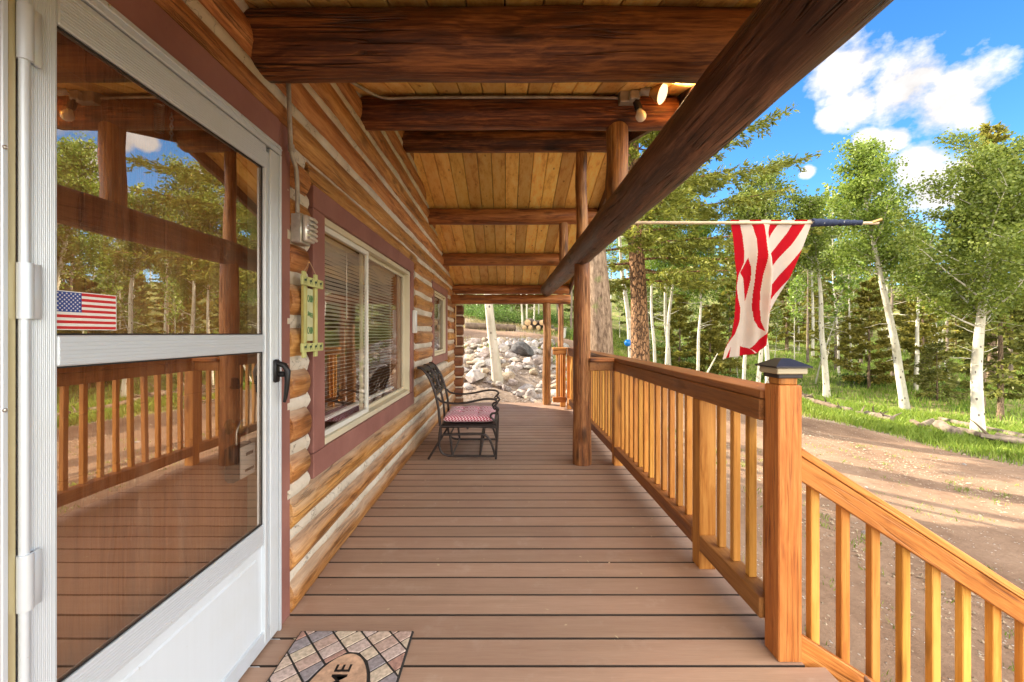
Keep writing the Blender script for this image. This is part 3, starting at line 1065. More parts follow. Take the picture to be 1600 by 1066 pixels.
def window(y0, y1, z0, z1, cw, cb, ct, mull, big):
    """y0..z1 outer edge of the casing"""
    wd = bpy.data.objects.new('window', None); col.objects.link(wd); wd.parent = cabin
    fx = -.968
    mb = MB()
    mb.box(-1.075, fx, y0, y0 + cw, z0 + cb + .002, z1 - ct - .002, .003)
    mb.box(-1.075, fx, y1 - cw * .8, y1, z0 + cb + .002, z1 - ct - .002, .003)
    mb.box(-1.075, fx + .002, y0, y1, z1 - ct, z1, .003)
    mb.box(-1.075, fx + .002, y0, y1, z0, z0 + cb, .003)
    mb.build('casing', T, wd, 30)
    a, b, c0, c1 = y0 + cw + .001, y1 - cw * .8 - .001, z0 + cb + .001, z1 - ct - .001
    f_ = .035
    mb = MB()
    X0, X1 = -1.09, -.985
    mb.box(X0, X1, a, a + f_, c0, c1, .003); mb.box(X0, X1, b - f_, b, c0, c1, .003)
    mb.box(X0, X1, a + f_ + .0005, b - f_ - .0005, c1 - f_, c1, .003); mb.box(X0, X1 + .004, a + f_ + .0005, b - f_ - .0005, c0, c0 + f_, .003)
    mb.build('window_frame', M['vinyl'], wd, 30)
    ia, ib, ic0, ic1 = a + f_ + .001, b - f_ - .001, c0 + f_ + .001, c1 - f_ - .001
    if mull:
        for (sa, sb, xs_, mt) in ((ia, mull + .02, -1.000, M['vinylw']), (mull - .02, ib, -1.035, M['vinyl'])):
            s_ = .030
            mb = MB()
            mb.box(xs_ - .022, xs_, sa, sa + s_, ic0, ic1, .003); mb.box(xs_ - .022, xs_, sb - s_, sb, ic0, ic1, .003)
            mb.box(xs_ - .022, xs_, sa + s_ + .0005, sb - s_ - .0005, ic0, ic0 + s_, .003)
            mb.box(xs_ - .022, xs_, sa + s_ + .0005, sb - s_ - .0005, ic1 - s_, ic1, .003)
            sash = mb.build('sash', mt, wd, 30)
            sheet(xs_ - .012, sa + s_, sb - s_, ic0 + s_, ic1 - s_).build('pane', M['winglass'], sash, 0)
    else:
        s_ = .03; xs_ = -1.01
        mb = MB()
        mb.box(xs_ - .022, xs_, ia, ia + s_, ic0, ic1, .003); mb.box(xs_ - .022, xs_, ib - s_, ib, ic0, ic1, .003)
        mb.box(xs_ - .022, xs_, ia + s_ + .0005, ib - s_ - .0005, ic0, ic0 + s_, .003)
        mb.box(xs_ - .022, xs_, ia + s_ + .0005, ib - s_ - .0005, ic1 - s_, ic1, .003)
        sash = mb.build('sash', M['vinyl'], wd, 30)
        sheet(xs_ - .012, ia + s_, ib - s_, ic0 + s_, ic1 - s_).build('pane', M['winglass'], sash, 0)
    # venetian blind
    mb = MB()
    mb.box(-1.15, -1.105, ia, ib, ic1 - .03, ic1, .003)
    z = ic1 - .045
    pitch = .0255
    while z > ic0 + (.03 if big else .02):
        V = []; F = []
        n_ = 14
        dz = .006 * mnoise.noise((z * 9, y0, 0))
        for i in range(n_ + 1):
            y = ia + .01 + (ib - ia - .02) * i / n_
            sag = .0015 * math.sin(i * 1.7 + z * 20)
            for q, (xx, zz) in enumerate(((-1.145, -.0055), (-1.130, .0015), (-1.115, .0055))):
                V.append((xx, y, z + zz + sag))
        for i in range(n_):
            for q in range(2):
                F.append((i * 3 + q, i * 3 + q + 1, i * 3 + q + 4, i * 3 + q + 3))
        mb.add(V, F)
        z -= pitch
    mb.box(-1.145, -1.113, ia + .01, ib - .01, z, z + .018, .003)
    for f in ((.12, .5, .88) if big else (.3, .7)):
        yy = ia + (ib - ia) * f
        mb.tube([(-1.112, yy, z), (-1.112, yy, ic1 - .03)], .0012, 4)
    mb.tube([(-1.108, ia + .32 * (ib - ia), ic1 - .5), (-1.108, ia + .32 * (ib - ia), ic1 - .03)], .003, 6)
    mb.build('blind', M['blind'], wd, 0)
    return wd


w1 = window(2.095, 4.39, .525, 2.008, .135, .125, .115, 3.02, True)
w1['label'] = 'wide sliding window with ivory blinds and mauve brown casing'
w2 = window(5.52, 6.95, .83, 1.965, .15, .115, .10, None, False)
w2['label'] = 'narrower window near the far corner'

# ------------- roof, beams, posts
roofm = simple('dark roofing', (.06, .05, .045), .9, 0, 12, .3, .3)
for s_ in (-1, 1):
    # pine ceiling boards, tongue and groove, running up the slope
    mb = MB()
    x = -6.22 + (6.22 % .148) - .148 * 0
    x = math.floor(-1.30 / .148) * .148
    while x < 1.17:
        x1 = min(x + .1425, 1.20)
        ya, yb = RIDGE_Y, (8.05 if s_ > 0 else .0)
        za, zb = roof_z(ya), roof_z(yb)
        V = [(x, ya, za), (x1, ya, za), (x1, yb, zb), (x, yb, zb), (x, ya, za + .03), (x1, ya, za + .03), (x1, yb, zb + .03), (x, yb, zb + .03)]
        c_ = .005
        V = [(x + c_, ya, za), (x1 - c_, ya, za), (x1 - c_, yb, zb), (x + c_, yb, zb),
             (x, ya, za + c_), (x1, ya, za + c_), (x1, yb, zb + c_), (x, yb, zb + c_),
             (x, ya, za + .03), (x1, ya, za + .03), (x1, yb, zb + .03), (x, yb, zb + .03)]
        F = [(0, 1, 2, 3), (4, 7, 11, 8), (5, 9, 10, 6), (0, 3, 7, 4), (1, 5, 6, 2), (8, 11, 10, 9), (3, 2, 6, 10, 11, 7), (0, 4, 8, 9, 5, 1)]
        mb.add(V, F)
        x += .148
    mb.build('ceiling_boards', M['ceil'], cabin, 0)
    mb = MB()
    ya, yb = RIDGE_Y, (8.10 if s_ > 0 else -.05)
    za, zb = roof_z(ya), roof_z(yb)
    xa, xb = -6.5, 1.24
    V = [(xa, ya, za + .032), (xb, ya, za + .032), (xb, yb, zb + .032), (xa, yb, zb + .032), (xa, ya, za + .20), (xb, ya, za + .20), (xb, yb, zb + .20), (xa, yb, zb + .20)]
    F = [(0, 1, 2, 3), (4, 7, 6, 5), (0, 4, 5, 1), (1, 5, 6, 2), (2, 6, 7, 3), (3, 7, 4, 0)]
    mb.add(V, F)
    mb.build('roofing', roofm, cabin, 0)
    # outer barge board at the porch edge
    mb = MB()
    V = []
    for (xx) in (1.165, 1.205):
        V += [(xx, ya, za - .12), (xx, yb, zb - .12), (xx, yb, zb + .03), (xx, ya, za + .03)]
    mb.add(V, [(0, 1, 2, 3), (4, 7, 6, 5), (0, 4, 5, 1), (1, 5, 6, 2), (2, 6, 7, 3), (3, 7, 4, 0)])
    mb.build('barge_board', M['eave_log'], cabin, 0)
# gable-side fascia beyond main cabin part is covered by the roofing slab
BY = [.35, 1.66, 2.86, 3.99, 5.26, 6.43, 7.62]
BR = [.11, .125, .105, .10, .10, .095, .085]
for i, (y, r_) in enumerate(zip(BY, BR)):
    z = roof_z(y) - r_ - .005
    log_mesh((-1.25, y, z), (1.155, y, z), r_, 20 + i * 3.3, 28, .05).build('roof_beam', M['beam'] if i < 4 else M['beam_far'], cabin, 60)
# lower tie log under the far beam
log_mesh((-1.15, 7.42, 1.872), (1.15, 7.42, 1.872), .085, 77, 24, .04).build('tie_log', M['beam_far'], cabin, 60)
# heavy eave log
ELX, ELZ = .735, 2.03
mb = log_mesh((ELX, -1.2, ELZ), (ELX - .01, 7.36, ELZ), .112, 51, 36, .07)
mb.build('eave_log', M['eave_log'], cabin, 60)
# porch posts
def post(x, y, z0, z1, r0, r1, seed, lab=None):
    mb = MB()
    n_ = max(4, int((z1 - z0) / .07))
    pts = []; rads = []
    for i in range(n_ + 1):
        f = i / n_
        pts.append((x + .012 * mnoise.noise((f * 2.2, seed, 1)), y + .012 * mnoise.noise((f * 2.2, seed, 9)), z0 + (z1 - z0) * f))
        knot = .06 * max(0, mnoise.noise((f * 9, seed * 3, 2)))
        rads.append((r0 + (r1 - r0) * f) * (1 + knot))
    mb.tube(pts, rads, 24, wob=.07, seed=seed)
    o_ = mb.build('porch_post', M['post'], cabin, 60)
    if lab: o_['label'] = lab
    return o_


post(.74, 4.03, 0.0, ELZ - .09, .092, .075, 3)
post(.735, 7.42, 0.0, 1.80, .075, .068, 4)
post(1.03, 7.78, 0.0, 2.02, .052, .05, 5)
post(.765, 2.86, ELZ + .08, roof_z(2.86) - .18, .072, .07, 6)
post(.735, 4.03, ELZ + .08, roof_z(4.0) - .17, .056, .052, 7)
post(.735, 5.26, ELZ + .08, roof_z(5.26) - .16, .058, .055, 8)
# cable hanging at the far corner and conduit
mb = MB()
mb.tube([(-.93, 7.5, 2.0), (-.90, 7.5, 1.9), (-.90, 7.48, 1.4), (-.885, 7.47, 1.05)], .012, 8)
tag(mb.build('hanging_rope', simple('frayed tan rope', (.55, .35, .16), .8, 0, 30, .3), None, 60), 'tan rope hanging down beside the far corner of the log wall', 'rope')
mb = MB()
pts = [(-.955, 2.02, 2.63), (-.93, 2.3, 2.70), (-.90, 2.55, 2.775), (-.80, 2.72, 2.80), (-.6, 2.745, 2.815), (.0, 2.75, 2.82), (.45, 2.75, 2.82), (.74, 2.75, 2.815)]
# smooth the run
def cr_spline(P, k=6):
    P = [Vector(p) for p in P]; P = [P[0]] + P + [P[-1]]
    o_ = []
    for i in range(1, len(P) - 2):
        for j in range(k):
            t_ = j / k
            a, b, c_, d_ = P[i - 1], P[i], P[i + 1], P[i + 2]
            o_.append(.5 * ((2 * b) + (c_ - a) * t_ + (2 * a - 5 * b + 4 * c_ - d_) * t_ ** 2 + (3 * b - a - 3 * c_ + d_) * t_ ** 3))
    o_.append(P[-2])
    return o_


mb.tube(cr_spline(pts), .010, 8)
mb.build('conduit', M['conduit'], cabin, 60)
mb = MB()
mb.tube(cr_spline([(-.94, 1.80, 2.36), (-.935, 1.80, 2.2), (-.935, 1.815, 2.05), (-.935, 1.86, 1.98), (-.935, 1.87, 1.80)]), .010, 8)
mb.tube([(-.935, 1.814, 2.08), (-.935, 1.814, 2.05)], .014, 8)
mb.build('conduit', M['conduit'], cabin, 60)
# outdoor outlet with ribbed weather cover
ox = thing('outlet_box', 'grey metal outlet box with ribbed weather cover at the foot of the conduit', 'outlet box', (-.95, 1.90, 1.66))
mb = MB(); mb.box(-.965, -.915, 1.862, 1.955, 1.665, 1.800, .005); mb.build('box', M['galv'], ox, 40)
mb = MB(); mb.box(-.914, -.890, 1.868, 1.950, 1.675, 1.792, .006)
for i in range(5):
    mb.tube([(-.886, 1.870, 1.690 + i * .022), (-.878, 1.909, 1.690 + i * .022), (-.886, 1.948, 1.690 + i * .022)], .0075, 8)
mb.build('ribbed_cover', simple('bright ribbed metal', (.75, .74, .68), .3, .6, 30, .1), ox, 50)

# floodlight
fl = thing('flood_light', 'twin porch light fixture, one floodlight bulb lit and one globe bulb off', 'light fixture', (.84, 2.75, 2.80))
mb = MB(); mb.box(.745, .865, 2.70, 2.785, 2.765, 2.85, .004); mb.box(.80, .86, 2.66, 2.70, 2.76, 2.82, .006)
mb.build('junction_box', M['galv'], fl, 30)


def aim(p, d_):
    return Matrix.Translation(p) @ Vector(d_).to_track_quat('Z', 'Y').to_matrix().to_4x4()


mb = MB()
mb.tube([(.85, 2.69, 2.80), (.885, 2.67, 2.80)], .012, 10)
mb.lathe([(.0, 0), (.026, 0), (.028, .05), (.02, .06)], n=18, M=aim((.875, 2.665, 2.815), (.72, -.52, -.42)))
mb.build('lamp_socket', M['galv'], fl, 50)
mb = MB(); mb.tube([(.84, 2.68, 2.77), (.845, 2.67, 2.73)], .010, 10)
mb.lathe([(.0, 0), (.022, 0), (.024, .045), (.018, .055)], n=18, M=aim((.838, 2.67, 2.745), (.28, -.1, -1)))
mb.build('lamp_socket', M['blackmetal'], fl, 50)
mb = MB(); mb.lathe([(.0, 0), (.020, 0), (.024, .012), (.03, .018), (.058, .07), (.062, .085)], n=24, M=aim((.916, 2.64, 2.79), (.72, -.52, -.42)))
mb.build('reflector_bulb', simple('amber glass reflector', (.75, .48, .2), .2, .6), fl, 60)
m_, t = new_mat('lit lamp face'); em = t.n('ShaderNodeEmission', Color=(1, .72, .38), Strength=.42); t.out(em)
mb = MB(); mb.lathe([(.06, .0), (.05, .008), (.03, .013), (.0, .015)], n=24, M=aim((.916 + .72 * .0853 / .982, 2.64 - .52 * .0853 / .982, 2.79 - .42 * .0853 / .982), (.72, -.52, -.42)))
mb.build('lamp_face', m_, fl, 180)
mb = MB()
mb.lathe([(.012, 0), (.022, .02), (.033, .04), (.034, .055), (.026, .073), (.012, .082), (.0, .084)], n=20, M=aim((.852, 2.664, 2.695), (.28, -.1, -1)))
mb.build('globe_bulb', simple('white glass bulb', (.75, .74, .66), .25), fl, 180)

ld = bpy.data.lights.new('flood_bulb', 'SPOT'); ld.energy = 22; ld.color = (1, .70, .36); ld.shadow_soft_size = .05; ld.spot_size = R(150); ld.spot_blend = .8
lo = bpy.data.objects.new('flood_bulb', ld); col.objects.link(lo)
lo.location = (1.0, 2.575, 2.745); lo.rotation_euler = Vector((-.72, .52, .42)).to_track_quat('Z', 'Y').to_euler()

# ------------------------------------------------------------------ deck
deck = thing('porch_deck', 'brown composite porch deck of boards laid across, running along the cabin wall', 'deck', (0, 0, 0))
mb = MB()
y = 1.433
YT = 7.62
BWD = .1429
js = []
while y < YT:
    js.append(y); y += BWD
for y in js:
    y1 = min(y + BWD - .0075, YT)
    mb.box(-1.0 if y > 1.9 else -1.02, 1.205 if y < 1.5 else 1.136, y, y1, -.025 + rs.uniform(-.0006, .0006), 0 + rs.uniform(-.0006, .0006), .0025)
y = 1.433 - BWD
while y > -1.6:
    mb.box(-1.02, 1.205, y, y + BWD - .0075, -.025, rs.uniform(-.0006, .0006), .0025)
    y -= BWD
db_ = mb.build('deck_boards', [M['deck'], simple('painted shade board edge', (.035, .022, .015), .9)], deck, 30)  # side faces coloured near black to stand in for shade in the gaps
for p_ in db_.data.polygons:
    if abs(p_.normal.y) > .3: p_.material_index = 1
MB().box(-1.0, 1.12, -1.55, YT - .03, -.0275, -.0262, .0001).build('gap_shade_sheet', M['dark'], deck, 0)  # black sheet added under the boards so the gaps look shaded
mb = MB()
# mitred edge boards at the top of the steps
mb.add([(1.211, -1.6, 0), (1.345, -1.6, 0), (1.345, 1.4265, 0), (1.211, 1.290, 0), (1.211, -1.6, -.025), (1.345, -1.6, -.025), (1.345, 1.4265, -.025), (1.211, 1.290, -.025)],
       [(0, 1, 2, 3), (4, 7, 6, 5), (0, 4, 5, 1), (1, 5, 6, 2), (2, 6, 7, 3), (3, 7, 4, 0)])
mb.build('edge_board', M['deck'], deck, 0)
mb = MB()
mb.box(1.095, 1.13, 1.68, YT, -.30, -.028, .003); mb.box(-1.0, 1.09, YT - .04, YT, -.24, -.028, .003)
mb.box(1.17, 1.21, -1.6, 1.43, -.30, -.028, .003)
for yy in (1.7, 2.9, 4.1, 5.3, 6.5, 7.4):
    mb.box(-1.0, 1.09, yy, yy + .04, -.28, -.028, .003)
mb.build('deck_frame', M['raildark'], deck, 30)
mb = MB()
for yy in (1.7, 4.1, 6.5):
    g_ = gz(1.2, yy)
    mb.box(.98, 1.08, yy + .05, yy + .15, g_ - .1, -.03, .004)
mb.build('support_posts', M['railwood'][2], deck, 30)

lr = np.random.default_rng(61)
nl_ = 90
lx = lr.uniform(-.9, 1.0, nl_); ly = 1.7 + 5.8 * lr.random(nl_) ** 1.3
lV = []
for i in range(nl_):
    a_ = lr.uniform(0, 6.28); L_ = lr.uniform(.004, .012); W_ = L_ * lr.uniform(.15, .7)
    ca_, sa_ = math.cos(a_), math.sin(a_)
    for (u_, v_) in ((-L_, 0), (0, W_), (L_, 0), (0, -W_)):
        lV.append((lx[i] + u_ * ca_ - v_ * sa_, ly[i] + u_ * sa_ + v_ * ca_, .0025 + .002 * lr.random()))
lit = fast_mesh('leaf_litter', lV, 4, [simple('dry litter', (.50, .40, .26), .8)])
tag(lit, 'tiny dry leaf bits scattered over the deck boards', 'litter', None, 'stuff')

# ------------------------------------------------------------------ railing
rail = thing('porch_railing', 'cedar stained porch railing with golden balusters along the deck edge', 'railing', (1.1, 1.6, 0))
RX = 1.03
Y0, Y1 = 1.688, 7.0
RW = M['railwood']
rp_ = {}
def bx(name, mat, parent, *a, c=.004):
    return MB().box(*a, c).build(name, mat, parent, 30)


newel = bx('newel_post', RW[2], rail, 1.043, 1.133, 1.588, 1.678, 0.0, 1.058)
bx('newel_neck', RW[2], newel, 1.053, 1.123, 1.598, 1.668, 1.0585, 1.10)
mb = MB(); mb.box(1.030, 1.146, 1.576, 1.690, 1.102, 1.126, .003)
mb.build('solar_light_ring', simple('cream plastic', (.42, .37, .25), .5), newel, 30)
mb = MB(); mb.box(1.040, 1.136, 1.586, 1.680, 1.085, 1.1015, .003)
x0_, x1_, y0_, y1_ = 1.020, 1.158, 1.566, 1.700
mb.add([(x0_, y0_, 1.1265), (x1_, y0_, 1.1265), (x1_, y1_, 1.1265), (x0_, y1_, 1.1265), (x0_, y0_, 1.132), (x1_, y0_, 1.132), (x1_, y1_, 1.132), (x0_, y1_, 1.132),
        (1.070, 1.615, 1.160), (1.106, 1.615, 1.160), (1.106, 1.651, 1.160), (1.070, 1.651, 1.160)],
       [(3, 2, 1, 0), (0, 1, 5, 4), (1, 2, 6, 5), (2, 3, 7, 6), (3, 0, 4, 7), (4, 5, 9, 8), (5, 6, 10, 9), (6, 7, 11, 10), (7, 4, 8, 11), (8, 9, 10, 11)])
mb.build('solar_cap', simple('dark bronze cap', (.035, .03, .035), .35, .4, 30, .2), newel, 20)
for (y, zb) in ((2.215, 0.0), (3.955, 0.0), (5.55, 0.0), (6.945, 0.0)):
    pp_ = MB(); pp_.box(1.0325, 1.121, y, y + .088, zb, .9035, .004); pp_.box(1.0705, 1.121, y, y + .088, .9036, .989, .003); pp_.build('rail_post', RW[2], rail, 30)
bx('cap_rail', M['raildark'], rail, RX + .006, 1.195, Y0, Y1 + .05, .992, 1.028)
bx('apron_board', M['raildark'], rail, RX, 1.069, Y0, Y1, .905, .990)
segs = [(Y0, 2.213), (2.305, 3.953), (4.045, 5.548), (5.64, 6.943)]
for (a, b) in segs:
    bx('bottom_rail', M['raildark'], rail, RX, 1.115, a, b, .10, .185)
y = 1.944 + .026
bal = MB()
first = None
ylist = []
yy = 1.7
while yy < 6.9:
    ylist.append(yy); yy += .1262
for yy in ylist:
    if any(abs(yy + .017 - (q + .044)) < .068 for q in (2.215, 3.955, 5.55, 6.945)):
        continue
    if first is None:
        first = MB().box(1.0705, 1.104, yy, yy + .0335, .186, .989, .003).build('baluster', M['baluster'], rail, 30, loc=None)
        fy = yy
    else:
        c_ = first.copy(); col.objects.link(c_); c_.location = (0, yy - fy, 0)
        c_.parent = rail
# far return to the log post
bx('cap_rail', RW[0], rail, .80, RX + .003, 7.00, 7.14, .99, 1.026)
bx('apron_board', RW[0], rail, .80, RX - .002, 7.02, 7.055, .905, .988)
bx('bottom_rail', RW[0], rail, .80, RX - .002, 7.02, 7.10, .10, .185)
for xx in (.86, .965):
    bx('baluster', M['baluster'], rail, xx, xx + .034, 7.06, 7.094, .186, .988)
bx('rail_post', RW[2], rail, RX - .085, RX + .003, 7.145, 7.23, 0, 1.0)
# short tie between the big log post and the railing
bx('tie_rail', RW[0], rail, .80, RX - .001, 3.93, 4.07, .992, 1.027)
bx('tie_rail', M['raildark'], rail, .80, RX - .001, 3.96, 4.0, .905, .990)

# stair railing: slopes down along +X
sr = thing('stair_railing', 'cedar stained stair railing sloping down from the capped newel post', 'railing', (1.14, 1.6, 0))
SLP = -.645


def sloped(x0, x1, y0, y1, zt, zb, slope):
    mb = MB()
    V = []
    for (x) in (x0, x1):
        dz = slope * (x - x0)
        V += [(x, y0, zb + dz), (x, y1, zb + dz), (x, y1, zt + dz), (x, y0, zt + dz)]
    mb.add(V, [(3, 2, 1, 0), (4, 5, 6, 7), (0, 1, 5, 4), (1, 2, 6, 5), (2, 3, 7, 6), (3, 0, 4, 7)])
    return mb


Z_AT = lambda z: z
sxe = 2.45
def sloped_board(name, y0, y1, zt, zb, start=-.04):
    cs_ = math.cos(math.atan(-SLP))
    mb = MB(); mb.box(start, (sxe - 1.136) / cs_, y0, y1, -(zt - zb) * cs_, 0, .003)
    ob = mb.build(name, RW[0], None, 30)
    ob.parent = sr; ob.location = (1.136 - sr.location.x, -sr.location.y, zt - sr.location.z); ob.rotation_euler = (0, math.atan(-SLP), 0)


sloped_board('cap_rail', 1.5895, 1.72, .818, .785, .0)
sloped_board('apron_board', 1.592, 1.630, .782, .690)
sloped_board('bottom_rail', 1.592, 1.630, .098, -.03)
i = 0
x = 1.199
while x < 2.4:
    zt = .70 + SLP * (x - 1.136); zb = .09 + SLP * (x + .034 - 1.136)
    mb = MB(); mb.box(x, x + .034, 1.631, 1.664, zb - .05, zt + .03, .003)
    mb.build('baluster', M['baluster'], sr, 30)
    x += .119
bx('stair_post', RW[2], sr, sxe, sxe + .09, 1.585, 1.675, -.95, .22)
st = thing('porch_steps', 'brown composite steps going down from the deck corner beside the stair railing', 'steps', (1.6, .9, -.9))
for i in range(4):
    x0s = 1.36 + i * .28; zt = -.19 - i * .185
    bx('tread', M['deck'], st, x0s, x0s + .285, .1, 1.57, zt - .025, zt)
    bx('riser', M['deck'], st, x0s - .012, x0s - .0005, .1, 1.57, zt + .002 - .0, zt + .158)

# ------------------------------------------------------------------ door mat
mat_x0, mat_x1, mat_y0, mat_y1 = -.86, -.385, .98, 1.748
dm = thing('door_mat', 'rubber door mat in a diagonal brick pattern with an oval greeting panel', 'door mat', ((mat_x0 + mat_x1) / 2, (mat_y0 + mat_y1) / 2, 0))
mb = MB(); mb.box(mat_x0, mat_x1, mat_y0, mat_y1, .0005, .009, .003)
mb.build('rubber_base', simple('black rubber', (.02, .018, .016), .8, 0, 40, .3), dm, 30)
brick_cols = [(.50, .39, .31), (.36, .21, .17), (.48, .38, .34), (.26, .23, .24), (.52, .43, .33), (.43, .31, .26)]
bm_mats = [simple('mat brick %d' % i, c_, .85, 0, 60, .35, .3) for i, c_ in enumerate(brick_cols)]
mb = MB()
ocx, ocy, oa, ob_ = -.60, 1.36, .118, .26
from mathutils.geometry import intersect_line_line_2d


def clip_poly(poly, inside, inter):
    out_ = []
    for i in range(len(poly)):
        a, b = poly[i], poly[(i + 1) % len(poly)]
        ia_, ib_ = inside(a), inside(b)
        if ia_: out_.append(a)
        if ia_ != ib_: out_.append(inter(a, b))
    return out_


def clip_half(poly, nx_, ny_, d_):
    f = lambda p: p[0] * nx_ + p[1] * ny_ - d_
    def inter(a, b):
        fa, fb = f(a), f(b); t_ = fa / (fa - fb)
        return (a[0] + (b[0] - a[0]) * t_, a[1] + (b[1] - a[1]) * t_)
    return clip_poly(poly, lambda p: f(p) <= 0, inter)


brs = random.Random(3)
bl, bw, gp = .080, .052, .007
ang = R(43)
ca, sa = math.cos(ang), math.sin(ang)
for i in range(-14, 15):
    for j in range(-14, 15):
        u0, v0 = i * (bl + gp), j * (bw + gp)
        poly = [(u0, v0), (u0 + bl, v0), (u0 + bl, v0 + bw), (u0, v0 + bw)]
        poly = [(ocx + u * ca - v_ * sa, ocy + u * sa + v_ * ca) for u, v_ in poly]
        for (nx_, ny_, d_) in ((1, 0, mat_x1 - .008), (-1, 0, -(mat_x0 + .008)), (0, 1, mat_y1 - .008), (0, -1, -(mat_y0 + .008))):
            poly = clip_half(poly, nx_, ny_, d_)
            if len(poly) < 3: break
        if len(poly) < 3: continue
        # cut by the oval: drop corners inside
        def inside_oval(p, g=.012):
            return ((p[0] - ocx) / (oa + g)) ** 2 + ((p[1] - ocy) / (ob_ + g)) ** 2 < 1
        if all(inside_oval(p) for p in poly): continue
        if any(inside_oval(p) for p in poly):
            def inter(a, b):
                lo, hi = 0.0, 1.0
                ia_ = inside_oval(a)
                for _ in range(12):
                    mid = (lo + hi) / 2
                    p = (a[0] + (b[0] - a[0]) * mid, a[1] + (b[1] - a[1]) * mid)
                    if inside_oval(p) == ia_: lo = mid
                    else: hi = mid
                return p
            poly = clip_poly(poly, lambda p: not inside_oval(p), inter)
            if len(poly) < 3: continue
        cx_ = sum(p[0] for p in poly) / len(poly); cy_ = sum(p[1] for p in poly) / len(poly)
        n_ = len(poly)
        V = [(p[0], p[1], .0085) for p in poly] + [(p[0] + (cx_ - p[0]) * .05, p[1] + (cy_ - p[1]) * .05, .0125) for p in poly]
        F = [tuple(range(n_, 2 * n_))] + [(q, (q + 1) % n_, n_ + (q + 1) % n_, n_ + q) for q in range(n_)]
        mb.add(V, F, brs.randrange(6))
mb.build('brick_pattern', bm_mats, dm, 0)
mb = MB()
ov = [(ocx + oa * math.cos(q * PI / 32), ocy + ob_ * math.sin(q * PI / 32)) for q in range(64)]
V = [(p[0], p[1], .0085) for p in ov] + [(ocx + (p[0] - ocx) * .97, ocy + (p[1] - ocy) * .985, .013) for p in ov]
mb.add(V, [tuple(range(64, 128))] + [(q, (q + 1) % 64, 64 + (q + 1) % 64, 64 + q) for q in range(64)])
mb.build('greeting_panel', simple('sandstone rubber', (.50, .32, .21), .85, 0, 30, .35, .3), dm, 0)


def text_obj(body, size, mat_, name, M4, parent, extrude=.0008, spacing=1.0, bold=0.0, sx=1.0):
    cu = bpy.data.curves.new(name, 'FONT')
    cu.body = body; cu.size = size; cu.align_x = 'CENTER'; cu.align_y = 'CENTER'
    cu.extrude = extrude; cu.space_character = spacing; cu.offset = bold
    tmp = bpy.data.objects.new(name, cu); col.objects.link(tmp)
    dg = bpy.context.evaluated_depsgraph_get()
    me = bpy.data.meshes.new_from_object(tmp.evaluated_get(dg))
    bpy.data.objects.remove(tmp, do_unlink=True)
    me.name = name
    me.transform(Matrix.Diagonal((sx, 1, 1, 1)))
    off = Vector((0, 0, 0)); p = parent
    while p is not None:
        off += p.location; p = p.parent
    me.transform(Matrix.Translation(-off) @ M4)
    me.materials.clear(); me.materials.append(mat_)
    o2 = bpy.data.objects.new(name, me); o2.parent = parent; col.objects.link(o2)
    return o2


# text runs towards +Y with its top towards the wall (-X)
Mt = Matrix(((0, -1, 0, ocx), (1, 0, 0, ocy + .0), (0, 0, 1, .0136), (0, 0, 0, 1)))
text_obj('WELCOME', .082, M['blackmetal'], 'welcome_lettering', Mt, dm, .0005, 1.05, .0006)

# ------------------------------------------------------------------ sign
sg = thing('cabin_sign', 'pale green wooden sign hung beside the door, with horse cut-outs and green lettering', 'sign', (-.93, 1.97, 1.15))
green = simple('pale green paint', (.50, .52, .20), .6, 0, 12, .18)
sgold = simple('olive gold wood', (.36, .30, .08), .6, 0, 20, .25)
sy0, sy1 = 1.872, 2.085
sxp = -.925
mb = MB(); mb.box(sxp - .012, sxp, sy0 + .035, sy0 + .062, 1.145, 1.545, .002); mb.box(sxp - .012, sxp, sy1 - .062, sy1 - .035, 1.145, 1.545, .002)
mb.build('upright', green, sg, 30)
mb = MB(); mb.box(sxp - .010, sxp - .002, sy0 + .0625, sy0 + .072, 1.19, 1.49, .002); mb.box(sxp - .010, sxp - .002, sy1 - .072, sy1 - .0625, 1.19, 1.49, .002)
mb.box(sxp - .010, sxp + .001, sy0 + .030, sy0 + .0345, 1.19, 1.49, .001)
mb.build('inner_frame', sgold, sg, 30)
mb = MB(); mb.box(sxp + .0005, sxp + .012, sy0, sy1, 1.478, 1.520, .002)
mb.build('crosspiece', green, sg, 30)
mb = MB(); mb.box(sxp + .0005, sxp + .012, sy0, sy1, 1.172, 1.212, .002)
mb.build('crosspiece', green, sg, 30)
mb = MB(); mb.box(sxp - .009, sxp - .004, sy0 + .078, sy1 - .078, 1.222, 1.470, .002)
mb.build('sign_panel', simple('faded cream green', (.52, .54, .30), .7, 0, 20, .1), sg, 30)
mb = MB()
horse = [(-.5, .15), (-.36, .3), (-.1, .26), (.2, .3), (.38, .55), (.55, .5), (.42, .3), (.36, .05), (.42, -.4), (.3, -.4), (.22, -.05), (-.1, -.02), (-.2, -.4), (-.32, -.4), (-.3, .0), (-.42, -.2)]
hm = simple('dark green ink', (.03, .06, .03), .7)
for zc_ in (1.499, 1.192):
    for q in range(4):
        yc = sy0 + .028 + q * .052
        MB().add([(sxp + .0126, yc + hy * .028, zc_ + hz * .030) for hy, hz in horse], [tuple(range(len(horse)))]).build('horse_figure', hm, sg, 0)
ink = simple('green ink', (.10, .24, .09), .7)
Ms = lambda z_: Matrix(((0, 0, 1, sxp - .0028), (1, 0, 0, (sy0 + sy1) / 2), (0, 1, 0, z_), (0, 0, 0, 1)))
text_obj('CABIN', .046, ink, 'sign_lettering', Ms(1.42), sg, .0004, .95, .0006, .46)
text_obj('SWEET', .030, ink, 'sign_lettering', Ms(1.345) @ Matrix.Rotation(R(-12), 4, 'Z'), sg, .0004, .95, .0004, .62)
